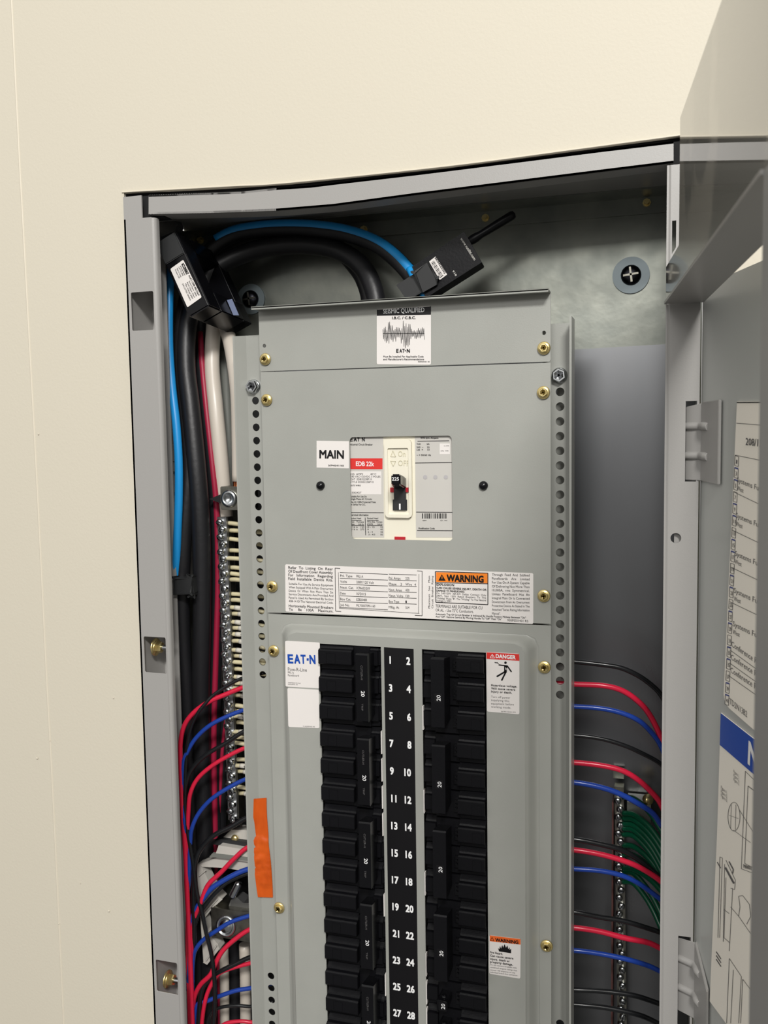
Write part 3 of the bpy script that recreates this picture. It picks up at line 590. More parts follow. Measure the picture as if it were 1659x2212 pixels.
# ================================================================== BRANCH BREAKERS
def xprism(mb, x0, x1, prof):            # prof: (y, z)
    mb.poly([(x0, y, z) for y, z in prof], (x1 - x0, 0, 0))
def breaker(side, poles, zc, label, group):
    """side -1 left column, +1 right column; poles stacked down from zc of the first"""
    xa, xb = (-2.93, -.66) if side < 0 else (.89, 3.1); h0 = poles * .5
    zm = zc - (poles - 1) / 2; t = thing('circuit_breaker', ((xa + xb) / 2, -.2, zm - h0), label, 'circuit breaker', group)
    mb = MB()
    for k in range(poles):
        z = zc - k; f = [(.6, .495), (-.35, .495), (-.5, .36), (-.52, .3), (-.68, .29), (-.72, .25), (-.72, -.2), (-.68, -.25), (-.42, -.27), (-.42, -.46), (.6, -.495)]
        f2 = [(.6, .48), (-.3, .48), (-.42, .36), (-.44, .3), (-.56, .28), (-.56, -.22), (-.36, -.26), (-.36, -.46), (.6, -.48)]
        if side < 0:
            xprism(mb, -2.9, -1.66, [(a, z + b) for a, b in f]); xprism(mb, -1.05, -.74, [(a, z + b) for a, b in f2]); xprism(mb, -.74, -.67, [(a + .1 if a < 0 else a, z + b * .96) for a, b in f2]); mb.box(-1.66, -1.05, -.45, .6, z - .47, z + .47)
        else:
            xprism(mb, 2.14, 3.06, [(a, z + b) for a, b in f]); xprism(mb, .92, 1.3, [(a, z + b) for a, b in f2]); mb.box(1.3, 2.14, -.45, .6, z - .47, z + .47)
    mb.build('case', BLACKP, t, bevel=.012)
    for k in range(poles):
        z = zc - k; mb = MB(); x0, x1 = (-2.62, -2.27) if side < 0 else (2.62, 2.96)
        pl = front(-.72); mb.plate(pl, [(x0, z - .2), (x1, z - .2), (x1, z + .18), (x0, z + .18)], [[(x0 + .015, z - .185), (x1 - .015, z - .185), (x1 - .015, z + .165), (x0 + .015, z + .165)]], 0, .01)
        mb.build('test_window', BLACKG, t)
        if side > 0:
            mb = MB(); mb.box(1.98, 2.12, -.6, -.42, z - .2, z + .2); mb.cyl((2.05, -.6, z + .07), (2.05, -.66, z + .07), .04, 8); mb.cyl((2.05, -.6, z - .07), (2.05, -.66, z - .07), .04, 8); mb.build('handle_pivot', BLACKG, t)
    if poles == 3:
        zt, zb = zc + .36, zc - 2.06
        x0, x1 = (-1.3, -.87) if side < 0 else (1.38, 1.84); yf = -1.3
        mb = MB(); mb.poly([(x0, -.45, zt - .14), (x0, yf + .04, zt), (x0, yf, zt - .05), (x0, yf, zb + .05), (x0, yf + .04, zb), (x0, -.45, zb + .1)], (x1 - x0, 0, 0))
        o = mb.build('handle_tie', BLACKG if side < 0 else BLACKP, t, bevel=.03)
        pl = front(yf); zt2 = zc - 1.02
    else:
        x0, x1 = 1.45, 1.8; yf = -1.2; mb = MB(); mb.poly([(x0, -.4, zc + .16), (x0, yf, zc + .2), (x0, yf, zc - .18), (x0, -.4, zc - .16)], (x1 - x0, 0, 0)); mb.cyl((1.625, yf + .3, zc + .15), (1.625, yf + .3, zc + .26), .09, 12)
        o = mb.build('handle', BLACKG, t, bevel=.03); zt2 = zc; pl = front(yf)
    xc = (x0 + x1) / 2
    def rot(mb_, s_, z, hgt, wid, sg, lift=.005, b=.01, xo=0):
        vs, fs = glyphs(s_, b, 1); a0 = min(v[0] for v in vs); a1 = max(v[0] for v in vs)
        mb_.add([(xc + xo - sg * (q / CAPH - .5) * hgt * -1, yf - lift - q2, z + sg * ((p - a0) / (a1 - a0) - .5) * wid * -1) for p, q, q2 in vs], fs)
    mb = MB()
    if side < 0:
        rot(mb, '20', zt2 - .02, .13, .2, 1, xo=.03); mb.build('lettering', WINK, o)
        mb = MB(); rot(mb, 'CUTLER-H', zt2 + .72, .07, .5, 1, b=0); mb.build('small_lettering', INKG, o); mb = MB(); rot(mb, 'TRIP', zt2 - .5, .06, .25, 1, b=0); mb.build('small_lettering', INKG, o)
    else:
        rot(mb, '20', zt2 + .02, .13, .2, -1, xo=.03); mb.build('lettering', WINK, o)
        mb = MB(); mb.box(xc - .11, xc + .14, yf - .002, yf, zt2 - .13, zt2 + .17); mb.build('rating_patch', INK, o)
    return t
Lp = breaker(-1, 3, -10.6588, '', 'three pole breakers in the left column')
Rp = breaker(1, 3, -10.6588, '', 'three pole breakers in the right column')
for k in range(5):
    o = Lp if k == 0 else copy_tree(Lp, (0, 0, -3 * k)); a = 6 * k + 1
    o['label'] = 'black three pole breaker in the left column beside numbers %d, %d and %d' % (a, a + 2, a + 4) if k < 4 else 'lowest black three pole breaker in the left column, from number 25 down'
    if k:
        for j in range(3 if k == 1 else 1):
            mb = MB(); z = -10.6588 - 3 * k - j; mb.box(-.67, -.635, -.55, -.4, z - .4, z + .42); mb.build('label_tab', LBL, o)
    if k < 4:
        o = Rp if k == 0 else copy_tree(Rp, (0, 0, -3 * k)); a = 6 * k + 2
        o['label'] = 'black three pole breaker in the right column beside numbers %d, %d and %d' % (a, a + 2, a + 4)
        mb = MB(); z = -10.6588 - 3 * k - 2; mb.box(.865, .9, -.55, -.4, z - .4, z + .45); mb.build('label_tab', LBL, o)
for k in range(12, 14):
    t = breaker(1, 1, -10.6588 - k, 'black single pole breaker in the right column beside number %d' % (2 * k + 2), 'single pole breakers in the right column')
    mb = MB(); z = -10.6588 - k; mb.box(.865, .9, -.55, -.4, z - .45, z + .4); mb.build('label_tab', LBL, t)

# ================================================================== NEUTRAL BAR, LUGS, GROUND BAR
def barscrews(bar, a, b, n, off, r, m=ZINC, ax=(0, -1, 0)):
    A, B = Vector(a), Vector(b)
    for i in range(n):
        p = A + (B - A) * (i / (n - 1)); p.x += off * (1 if i % 2 else -1)
        mb = MB(); mb.lathe(p, ax, [(r, 0), (r, .13), (r * .8, .17), (r * .35, .175)], 14); mb.lathe(p, ax, [(r * .4, .175), (.001, .12)], 6)
        o = mb.build('terminal_screw', m, bar); an = random.uniform(0, PI); u = Vector((math.cos(an), 0, math.sin(an))) * r * .95; v = Vector((-math.sin(an), 0, math.cos(an))) * r * .16
        mb = MB(); q = p + Vector((0, -.178, 0)); mb.hexa([q - u - v, q + u - v, q + u + v, q - u + v] + [k + Vector((0, -.004, 0)) for k in (q - u - v, q + u - v, q + u + v, q - u + v)]); mb.build('screw_slot', BLACKM, o)
A_ = at(479, 1117, 1.5); B_ = at(503, 1772, 1.5)
nb = thing('neutral_bar', B_, 'long aluminium neutral bar crowded with slotted screws left of the cover', 'terminal bar')
mb = MB(); o = Vector((.2, 0, 0)); e = Vector((0, .45, 0)); mb.hexa([B_ - o, B_ + o, B_ + o + e, B_ - o + e, A_ - o, A_ + o, A_ + o + e, A_ - o + e]); mb.build('bar', ALU, nb)
a2 = at(489, 1117, 1.6); b2 = at(514, 1772, 1.6); o2 = Vector((.06, 0, 0)); mb = MB(); mb.hexa([b2 - o2, b2 + o2, b2 + o2 + e, b2 - o2 + e, a2 - o2, a2 + o2, a2 + o2 + e, a2 - o2 + e]); mb.build('edge_strip', STEEL, nb)
barscrews(nb, A_ + Vector((0, 0, -.2)), B_ + Vector((0, 0, .1)), 42, .05, .14)
# ground bar
A2 = at(1337, 1700, 3.5); B2 = at(1345, 2300, 3.5)
gb = thing('ground_bar', B2, 'narrow screw studded ground bar at the back right of the box', 'terminal bar')
mb = MB(); o = Vector((.17, 0, 0)); mb.hexa([B2 - o, B2 + o, B2 + o + e, B2 - o + e, A2 - o, A2 + o, A2 + o + e, A2 - o + e]); mb.build('bar', STEEL, gb)
mb = MB(); mb.box(A2.x - .25, A2.x - .19, 3.5, 4.2, B2.z, A2.z - .6); mb.build('rust_edge', mat('rusty_edge', rgb(84, 50, 46), .6), gb)
barscrews(gb, A2 + Vector((0, 0, -.5)), B2 + Vector((0, 0, .1)), 34, .04, .13)
mb = MB(); mb.box(A2.x + .3, A2.x + 1.15, 3.4, 4.3, A2.z - 1.5, A2.z - .5); mb.box(A2.x - .25, A2.x + .15, 4.1, 4.3, A2.z + .1, A2.z + .45); mb.build('bracket', GALV, gb)
p = at(1400, 1727, 3.1); mb = MB(); mb.lathe(p, (-.3, -1, .3), [(.2, 0), (.2, .05), (.12, .1), (.12, .25), (.001, .26)], 12); mb.build('bracket_screw', BRASS, gb)
# neutral lug
p0 = at(475, 1051, .9); p1 = at(524, 1102, .9)
lug = thing('cable_lug', (p0.x + .3, .9, p1.z), 'square steel cable lug with hex socket above the neutral bar', 'cable lug')
mb = MB(); mb.box(p0.x, p1.x + .2, .9, 1.9, p1.z, p0.z); mb.build('block', STEEL, lug, bevel=.03)
c = at(496, 1077, .9); mb = MB(); mb.lathe(c, (0, -1, 0), [(.33, 0), (.33, .07), (.26, .12), (.2, .12), (.19, .02), (.001, .0)], 28); mb.build('set_screw', ZINC, lug)
mb = MB(); c0 = at(452, 1078, 1.1); c1 = at(476, 1068, .95); c2 = at(476, 1087, .95); mb.poly([c0, c1, c2], (0, .3, 0)); mb.build('tab', BLACKM, lug)
# lower white lug bracket
lb = thing('lug_carrier', at(450, 2085, 1.2), 'off white plastic lug carrier among the wires at lower left', 'lug carrier')
def ppoly(mb, pts, Y, th): mb.poly([at(x, y, Y) for x, y in pts], (0, th, 0)); return mb
ppoly(MB(), [(425, 1869), (470, 1852), (545, 1862), (545, 1882), (478, 1874), (436, 1872), (462, 1925), (479, 1943), (458, 1963), (441, 1985), (447, 2010), (470, 2040), (474, 2050), (447, 2083), (440, 2079)], 1.2, .5).build('arm', WPLAST, lb, bevel=.02)
ppoly(MB(), [(473, 1827), (545, 1839), (545, 1862), (464, 1851)], 1.0, .7).build('head', WPLAST, lb, bevel=.02)
ppoly(MB(), [(459, 1843), (545, 1853), (545, 1861), (452, 1851)], .97, .1).build('groove', GREYC, lb)
for a, b in (((430, 1892), (444, 1880)), ((440, 1975), (470, 1942)), ((442, 2020), (455, 2008)), ((445, 2075), (468, 2042))):
    mb = MB(); mb.tube([at(*a, 1.15), at(*b, 1.15)], .035, 6); mb.build('rib', WPLAST, lb)
ml = thing('cable_lug', at(500, 2025, 1.2), 'dark steel cable lug with round set screw on the off white lug carrier', 'cable lug')
ppoly(MB(), [(457, 1962), (545, 1973), (545, 2036), (458, 2020)], .95, 1.0).build('block', STEEL, ml, bevel=.03)
c = at(488, 2000, .93); mb = MB(); mb.lathe(c, (0, -1, .2), [(.42, 0), (.42, .06), (.33, .1), (.28, .0), (.24, .0), (.24, .1), (.001, .05)], 28); mb.build('set_screw', ZINC, ml)
ppoly(MB(), [(495, 1955), (500, 1945), (512, 1940), (526, 1950), (545, 1950), (545, 1975), (495, 1962)], 1.3, .6).build('saddle', ALU, ml, bevel=.03)
mb = MB(); a, b = at(502, 1935, 1.1), at(520, 1900, 1.1); mb.lathe(a, b - a, [(.14 + .012 * (i % 2), i * .05) for i in range(14)] + [(.001, .7)], 14); mb.build('threaded_post', ZINC, ml)
bk2 = thing('bar_bracket', at(500, 1825, 1.4), 'light grey bracket with brass screw under the neutral bar', 'bracket')
ppoly(MB(), [(497, 1792), (545, 1794), (545, 1820), (476, 1814)], 1.5, .5).build('plate', WPLAST, bk2)
ppoly(MB(), [(453, 1820), (476, 1813), (545, 1820), (545, 1832), (456, 1824)], 1.3, .3).build('insulator', BLACKM, bk2)
ppoly(MB(), [(490, 1785), (508, 1768), (520, 1770), (518, 1786), (500, 1792), (478, 1812), (462, 1818)], 1.35, .2).build('cover', BLACKG, bk2)
p = at(508, 1811, 1.45); mb = MB(); mb.lathe(p, (0, -1, 0), [(.16, 0), (.15, .08), (.08, .12), (.001, .12)], 16); mb.build('screw', BRASS, bk2)

# cream neutral wires
ys = [1130, 1146, 1164, 1189, 1206, 1226, 1239, 1252, 1283, 1296] + [1300 + v / 3.6875 for v in (45, 95, 160, 208, 258, 312, 383, 430, 480, 535, 597, 650, 690, 745, 825, 870, 912, 960, 1035, 1080, 1125, 1255, 1305, 1350, 1475, 1525)]
nums = {10: '22', 11: '25', 12: '20', 13: '18', 14: '24', 15: '7', 16: '23', 17: '1', 20: '5', 21: '29', 22: '2', 23: '27', 26: '32', 28: '7', 32: '9', 33: '7', 35: '11'}
for i, y in enumerate(ys):
    xs = 488 + (y - 1117) * .0385 + (8 if i % 2 else 0); rr = random.Random(i); drop = rr.uniform(2, 9); Y = 1.45 + rr.uniform(0, .3)
    pts = smooth([at(xs - 3, y, Y + .15), at(xs + 8, y, Y), at((xs + 545) / 2 + 4, y + drop * .4, Y - .05), at(545, y + drop, Y + .05), at(575, y + drop * 1.8, Y + .2)], 4)
    t = thing('neutral_wire', pts[0], 'short cream neutral wire on the neutral bar' + (' with printed tag ' + nums[i] if i in nums else ''), 'wire', 'cream neutral wires')
    if i in nums:
        lb_ = {12: 'upper of the two plain', }
    mb = MB(); mb.tube(pts, .085, 8); mb.build('insulation', CREAM, t)
    mb = MB(); mb.tube([pts[0] + Vector((-.1, 0, 0)), pts[1]], .05, 6); mb.build('bare_end', COPPER, t)
    if i in nums:
        mb = MB(); mb.tube(pts[5:11], .098, 10); tg_ = mb.build('wire_tag', TAGM, t); q = pts[8]; pl = front(q.y - .1)
        vs, fs = glyphs(nums[i], .02, 1); x0 = min(v[0] for v in vs); x1 = max(v[0] for v in vs); wd = .065 * len(nums[i])
        mb = MB(); mb.add([(q.x - wd / 2 + (a - x0) * wd / (x1 - x0), q.y - .103 - q2, q.z - .05 + b * .1 / CAPH) for a, b, q2 in vs], fs); mb.build('lettering', INK, tg_)
ORD = ['topmost'] + (lambda a, b: [a[i] for i in range(18)] + ['twentieth'] + ['twenty ' + b[i] for i in range(9)] + ['thirtieth'] + ['thirty ' + b[i] for i in range(9)])('second third fourth fifth sixth seventh eighth ninth tenth eleventh twelfth thirteenth fourteenth fifteenth sixteenth seventeenth eighteenth nineteenth'.split(), 'first second third fourth fifth sixth seventh eighth ninth'.split())
for k, o in enumerate([o for o in COL.objects if o.name.startswith('neutral_wire')]):
    o['label'] = 'cream neutral wire %s, %s on the neutral bar' % (('tagged ' + nums[k]) if k in nums else 'without number', ORD[k] + (' from the top' if k else ''))

# ================================================================== LARGE CABLES
def cable(pts, r, m, label, stripe=None, sm=None, soff=(0, 0), name='cable', cat='cable', group=None, sr=.45):
    P = smooth([at(*p) for p in pts], 6); t = thing(name, P[-1] if P[-1].z < P[0].z else P[0], label, cat, group)
    mb = MB(); mb.tube(P, r, 16); mb.build('jacket', m, t)
    if stripe:
        a, b = stripe; Q = P[a:b] if b else P[a:]; out = []
        for i, q in enumerate(Q):
            d = (Q[min(i + 1, len(Q) - 1)] - Q[max(i - 1, 0)]).normalized(); nrm = Vector((0, -1, 0)); sd = d.cross(nrm).normalized()
            out.append(q + (sd * soff[0] + nrm * soff[1]).normalized() * r * (1 - sr * .62))
        mb = MB(); mb.tube(out, r * sr, 12); mb.build('colour_stripe', sm, t)
    return t
cable([(925, 665, 2.0), (903, 618, 2.0), (868, 572, 2.1), (820, 532, 2.3), (760, 508, 2.5), (700, 497, 2.6), (630, 493, 2.7), (560, 497, 2.7), (500, 510, 2.6), (450, 545, 2.4), (415, 600, 2.2), (398, 680, 2.0), (392, 780, 1.6), (402, 900, 1.3), (410, 1000, 1.1), (402, 1100, 1.0), (395, 1200, 1.0), (393, 1300, 1.1), (396, 1400, 1.3), (402, 1500, 1.5), (410, 1700, 1.8), (420, 1900, 2.0), (428, 2100, 2.2), (432, 2300, 2.4)], .31, CABLE,
      'thick black cable with a light blue stripe arching over the top of the box', (0, 52), SKY, (.75, 1), sr=.62)
cable([(372, 560, 1.6), (367, 620, 1.4), (365, 690, 1.2), (366, 760, 1.0), (372, 840, .8), (381, 920, .6), (386, 1000, .5), (386, 1080, .5), (383, 1160, .6), (379, 1250, .8), (374, 1350, .9), (362, 1420, 1.0), (362, 1520, 1.2), (375, 1700, 1.5)], .16, SKY, 'light blue cable running down behind the left stile')
cable([(815, 672, 2.2), (808, 628, 2.3), (785, 580, 2.5), (740, 545, 2.7), (680, 530, 2.8), (610, 530, 2.8), (545, 542, 2.7), (490, 565, 2.5), (450, 595, 2.3), (420, 650, 2.0), (405, 710, 1.8), (402, 790, 1.5), (412, 880, 1.2), (424, 1000, 1.0), (432, 1100, 1.0), (436, 1200, 1.1), (436, 1350, 1.3), (434, 1500, 1.6), (438, 1700, 1.9), (445, 1900, 2.1), (450, 2100, 2.3), (452, 2300, 2.4)], .36, CABLE, 'thickest black cable arching lower through the current sensor and down the gutter')
cable([(800, 668, 3.0), (790, 620, 3.1), (765, 575, 3.3), (700, 510, 3.5), (620, 500, 3.6), (540, 510, 3.5), (470, 545, 3.2), (436, 620, 3.0), (432, 720, 2.8), (442, 850, 2.2), (458, 1000, 1.9), (467, 1100, 1.9), (470, 1250, 2.0), (466, 1400, 2.1), (461, 1600, 2.3), (464, 1800, 2.5), (464, 2000, 2.7), (464, 2300, 2.8)], .3, CABLE,
      'black cable with a dark red stripe behind the other cables', (48, None), REDS, (-.6, 1), sr=.42)
cable([(498, 1500, 2.6), (484, 1600, 2.6), (478, 1700, 2.6), (474, 1800, 2.7), (474, 2000, 2.8), (478, 2300, 2.8)], .27, CABLE, 'black cable with a dark red stripe behind the foot of the neutral bar', (0, None), REDS, (-.3, 1), sr=.3)
cable([(470, 640, 3.2), (462, 700, 2.8), (458, 790, 2.4), (466, 880, 2.0), (476, 980, 1.9), (484, 1080, 2.0), (490, 1180, 2.2), (494, 1300, 2.5), (498, 1500, 3.0)], .3, WHT, 'white cable left of the steel lug in the left gutter')
cable([(470, 670, 3.4), (490, 715, 2.6), (503, 770, 2.0), (513, 850, 1.6), (516, 950, 1.45), (517, 1040, 1.4)], .28, WHT, 'white cable stripped into the square steel lug')
mb = MB(); c = at(517, 1038, 1.4)
for k in range(14):
    an = 2 * PI * k / 14; mb.tube([c + Vector((.2 * math.cos(an), .2 * math.sin(an), .02)), c + Vector((.19 * math.cos(an), .19 * math.sin(an), -.5))], .045, 6)
mb.cyl(c, c - Vector((0, 0, .5)), .17, 10); w2 = [o for o in COL.objects if o.get('label', '').startswith('white cable stripped')][0]; mb.build('bare_strands', COPPER, w2)
cable([(487, 760, 3.6), (492, 900, 3.4), (497, 1050, 3.3), (503, 1150, 3.3)], .28, GREYC, 'grey cable behind the white cables')
for i, (x, nm) in enumerate(((485, 'left'), (530, 'right'))):
    cable([(x - 2, 2040, 2.4), (x, 2120, 2.4), (x + 1, 2320, 2.4)], .2 if i == 0 else .23, WHT, 'vertical white cable, %s of the pair at the foot of the left gutter' % nm, group='white cables at the foot of the left gutter')
for i, (x, nm) in enumerate(((507, 'between the two white cables'), (545, 'behind the foot of the left rail'))):
    cable([(x, 1990, 2.9), (x + 1, 2120, 2.9), (x + 2, 2320, 2.9)], .3, CABLE, 'vertical black cable ' + nm)
# cable clamp
mb = MB(); ppoly(mb, [(376, 1248), (412, 1252), (414, 1283), (377, 1282)], .35, .9); ppoly(mb, [(405, 1243), (416, 1244), (418, 1290), (409, 1288)], .5, .4)
tag(mb.build('cable_clip', BLACKM, bevel=.06), 'black plastic clip around the cables beside the left stile', 'cable clip')
# diagram sheet on the inner left side
sh = thing('wiring_diagram', (-9.8, 1.6, -9), 'pale diagram sheet on the inner left side of the box', 'paper sheet')
PS = Plane((-9.84, 1.6, 0), (0, 1, 0), (1, 0, 0)); mb = MB(); mb.box(-9.88, -9.85, .2, 4.2, -9.3, -.6); mb.build('sheet', LGREY, sh)
PS2 = Plane((-9.83, 1.6, 0), (0, 1, 0), (1, 0, 0)); mb = MB(); txt(mb, PS2, 'COPPER', (365, 1026), (384, 1027), 8, .01); txt(mb, PS2, 'WIRING', (363, 1070), (384, 1071), 8, .01); txt(mb, PS2, 'USE', (364, 1084), (372, 1084), 8, .01)
for y in (895, 928, 996): line(mb, PS2, (355, y), (392, y + 1), 1.2)
mb.build('lettering', INK, sh)

# ================================================================== BRANCH WIRES
def wire(pts, r, m, col, lab):
    P = smooth([at(*p) for p in pts], 5); mb = MB(); mb.tube(P, r, 10)
    return tag(mb.build('branch_wire', m), lab, 'wire', col + ' branch wires')
LW = [
 ('red', [(529, 1484), (490, 1499), (449, 1517), (417, 1541), (398, 1568), (390, 1604), (390, 1652), (393, 1734), (399, 1815), (402, 1875), (407, 1980), (411, 2063), (414, 2147), (417, 2250)], .1, 'top left red wire, starting beside the lowest cream wires and running down along the stile'),
 ('black', [(529, 1463), (495, 1479), (463, 1500), (445, 1518), (425, 1544), (410, 1580), (402, 1640), (400, 1720)], .07, 'top left black wire crossing above the first red wire'),
 ('blue', [(530, 1533), (490, 1548), (452, 1568), (422, 1596), (403, 1628), (395, 1655), (394, 1720), (400, 1800)], .09, 'top left blue wire just below the first red wire'),
 ('black', [(530, 1579), (490, 1604), (449, 1628), (419, 1655), (403, 1688), (399, 1734), (402, 1775), (411, 1829), (417, 1865), (425, 1927), (436, 1969), (446, 2017), (457, 2063), (463, 2115), (464, 2168), (459, 2250)], .09, 'long glossy black wire on the left, crossing down in front of the white lug carrier'),
 ('red', [(532, 1615), (495, 1632), (457, 1655), (427, 1682), (411, 1715), (407, 1756), (404, 1820), (402, 1900), (408, 2021), (413, 2168), (415, 2250)], .09, 'second red wire from the top on the left'),
 ('blue', [(534, 1682), (495, 1701), (457, 1726), (430, 1756), (415, 1788), (411, 1821), (408, 1900)], .09, 'second blue wire from the top on the left, with white print'),
 ('black', [(535, 1766), (501, 1785), (463, 1804), (436, 1831), (422, 1864), (418, 1930), (420, 2020)], .1, 'black wire on the left passing under the neutral bar foot'),
 ('red', [(538, 1829), (509, 1852), (478, 1884), (450, 1911), (436, 1944), (423, 1975), (415, 2011), (413, 2080)], .1, 'red wire arching over the off white lug carrier'),
 ('blue', [(538, 1877), (509, 1888), (478, 1905), (455, 1921), (434, 1948), (419, 1973), (412, 2010), (410, 2080)], .11, 'blue wire arching over the off white lug carrier'),
 ('black', [(538, 1886), (498, 1902), (471, 1923), (442, 1957), (425, 1984), (415, 2032), (414, 2100)], .09, 'black wire just below the blue one over the lug carrier'),
 ('blue', [(541, 1978), (498, 1992), (467, 2011), (442, 2028), (425, 2047), (417, 2074), (415, 2150)], .09, 'blue wire crossing the steel lug of the lug carrier'),
 ('red', [(542, 2007), (509, 2028), (482, 2053), (467, 2078), (455, 2105), (434, 2126), (421, 2151), (417, 2180), (416, 2250)], .1, 'red wire curving down past the tip of the lug carrier'),
 ('black', [(543, 2067), (505, 2084), (471, 2101), (446, 2120), (434, 2147), (429, 2209), (428, 2260)], .1, 'black wire near the foot of the left gutter above the lowest blue wire'),
 ('red', [(543, 2080), (498, 2092), (471, 2105), (452, 2136), (442, 2168), (436, 2212), (434, 2260)], .09, 'lower red wire lying directly under a black wire'),
 ('blue', [(544, 2134), (509, 2140), (471, 2153), (446, 2163), (425, 2172), (418, 2220)], .09, 'lowest blue wire on the left'),
 ('black', [(546, 2174), (509, 2172), (471, 2178), (452, 2195), (445, 2240)], .07, 'lowest black wire on the left'),
 ('red', [(550, 2208), (520, 2206), (485, 2212), (460, 2235)], .08, 'lowest red wire on the left, at the edge of view'),
 ('red', [(388, 1690), (393, 1760), (401, 1854), (406, 1959), (405, 2040), (409, 2168), (411, 2260)], .1, 'red wire running straight down behind the left stile')]
mm = {'red': WRED, 'blue': WBLU, 'black': WBLK, 'green': WGRN}
for i, (c, pts, r, lab) in enumerate(LW):
    n = len(pts); y0 = pts[0][0] > 500
    P = [(x, y, (.82 - .5 * min(1, j / 4)) + .012 * i if y0 else .55) for j, (x, y) in enumerate(pts)]
    if pts[-1][1] < 2200: P += [(max(402, P[-1][0] - 3) , P[-1][1] + 60, .7), (410 + i % 4, 2150, 1.0 + .02 * i), (414 + i % 4, 2270, 1.0 + .02 * i)]
    if y0: P = [(pts[0][0] + 45, pts[0][1] - 10, 1.0)] + P
    wire(P, r * .95, mm[c], c, lab)
RW = [
 ('black', [(1238, 1429), (1295, 1435), (1339, 1442), (1376, 1458), (1405, 1478), (1427, 1500), (1450, 1540)], .09, 'top black wire on the right'),
 ('red', [(1238, 1478), (1301, 1481), (1342, 1491), (1376, 1513), (1402, 1542), (1427, 1592), (1440, 1640)], .1, 'top red wire on the right, seen through a rail hole'),
 ('blue', [(1238, 1526), (1295, 1530), (1342, 1540), (1380, 1557), (1407, 1582), (1428, 1612), (1445, 1660)], .09, 'top blue wire on the right'),
 ('black', [(1238, 1588), (1295, 1595), (1342, 1608), (1382, 1625), (1427, 1650), (1450, 1680)], .08, 'second black wire from the top on the right'),
 ('red', [(1238, 1647), (1295, 1653), (1342, 1664), (1376, 1683), (1405, 1709), (1427, 1736), (1445, 1780)], .1, 'second red wire from the top on the right'),
 ('blue', [(1239, 1690), (1295, 1700), (1339, 1715), (1382, 1738), (1411, 1758), (1430, 1785)], .1, 'second blue wire from the top on the right'),
 ('black', [(1240, 1813), (1295, 1823), (1342, 1836), (1382, 1859), (1430, 1900)], .1, 'third black wire from the top on the right'),
 ('red', [(1240, 1836), (1295, 1845), (1342, 1858), (1382, 1874), (1427, 1903), (1450, 1930)], .1, 'third red wire from the top on the right'),
 ('blue', [(1240, 1877), (1295, 1881), (1342, 1891), (1382, 1910), (1430, 1945)], .09, 'third blue wire from the top on the right'),
 ('black', [(1240, 1970), (1295, 1981), (1353, 1991), (1430, 2015)], .09, 'fourth black wire from the top on the right'),
 ('red', [(1240, 2004), (1295, 2012), (1353, 2027), (1399, 2036), (1430, 2050)], .1, 'lowest red wire on the right'),
 ('blue', [(1240, 2053), (1295, 2060), (1353, 2072), (1400, 2086), (1430, 2100)], .09, 'lowest blue wire on the right'),
 ('black', [(1240, 2138), (1301, 2141), (1368, 2150), (1430, 2170)], .09, 'fifth black wire from the top on the right'),
 ('black', [(1240, 2170), (1310, 2177), (1382, 2193), (1430, 2215)], .09, 'lowest black wire on the right, at the edge of view')]
for i, (c, pts, r, lab) in enumerate(RW):
    n = len(pts); P = [(pts[0][0] - 60, pts[0][1] - 2, 1.1)] + [(x, y, 1.2 + .8 * j / (n - 1) + .0 * i) for j, (x, y) in enumerate(pts)]
    wire(P, r, mm[c], c, lab)
for i, (y, d) in enumerate(((1722, 70), (1757, 62), (1768, 66), (1780, 72), (1790, 78), (1803, 80), (1826, 66), (1845, 60), (1876, 48), (1884, 90), (1905, 100))):
    x0 = 1352; wire([(x0 - 6, y, 3.45), (x0 + 15, y + 2, 3.2), (x0 + 40, y + d * .3, 2.9), (x0 + 62, y + d * .68, 2.6), (1440, y + d * 1.3, 2.2)], .1, WGRN, 'green', 'green ground wire leaving the ground bar, number %d from the top of the bundle' % (i + 1))
GN = ['topmost', 'second', 'third', 'fourth', 'fifth', 'sixth', 'seventh', 'eighth', 'ninth', 'tenth', 'lowest']
for k, o in enumerate([o for o in COL.objects if o.get('group') == 'green branch wires']):
    o['label'] = 'green ground wire leaving the ground bar, %s of the green bundle' % (GN[k] + (' from the top' if 0 < k < 10 else '')); o['group'] = 'green ground wires'

# ================================================================== CURRENT SENSORS
p_tl, p_tr, p_br, p_bl = at(336, 526, -.1), at(379, 499, -.1), at(452, 660, -.1), at(411, 688, -.1)
cs = thing('current_sensor', p_bl, 'black split core current sensor with white label, clamped on the cables at top left', 'current sensor')
u = (p_br - p_tr).normalized(); tdir = (p_tl - p_tr).normalized(); wdir = (at(545, 700, 2.6) - p_br); wl = wdir.length; wdir.normalize()
Lu = (p_br - p_tr).length; Tt = (p_tl - p_tr).length
def csblk(mb, u0, u1, w0, w1, t0=0.0, t1=None):
    t1 = Tt if t1 is None else t1
    mb.hexa([p_tr + u * a + wdir * b + tdir * c for c in (t0, t1) for a, b in ((u0, w0), (u1, w0), (u1, w1), (u0, w1))])
mb = MB(); csblk(mb, 0, Lu, 0, .8); mb.build('front_housing', BLACKG, cs, bevel=.05)
mb = MB(); csblk(mb, Lu * .72, Lu, .8, wl); csblk(mb, 0, Lu * .22, .8, wl * .8); mb.build('core_arm', BLACKG, cs, bevel=.04)
mb = MB(); csblk(mb, Lu * .15, Lu * 1.0, wl * .8, wl); csblk(mb, Lu * .3, Lu * .93, wl, wl + .05, .1, Tt - .1); mb.build('rear_core', BLACKG, cs, bevel=.03)
mb = MB(); csblk(mb, Lu * .01, Lu * .3, -.06, .0, .03, Tt - .03); mb.build('latch', BLACKM, cs, bevel=.03)
PC = Plane(p_tr, u, -wdir if (-wdir).y < 0 else wdir)
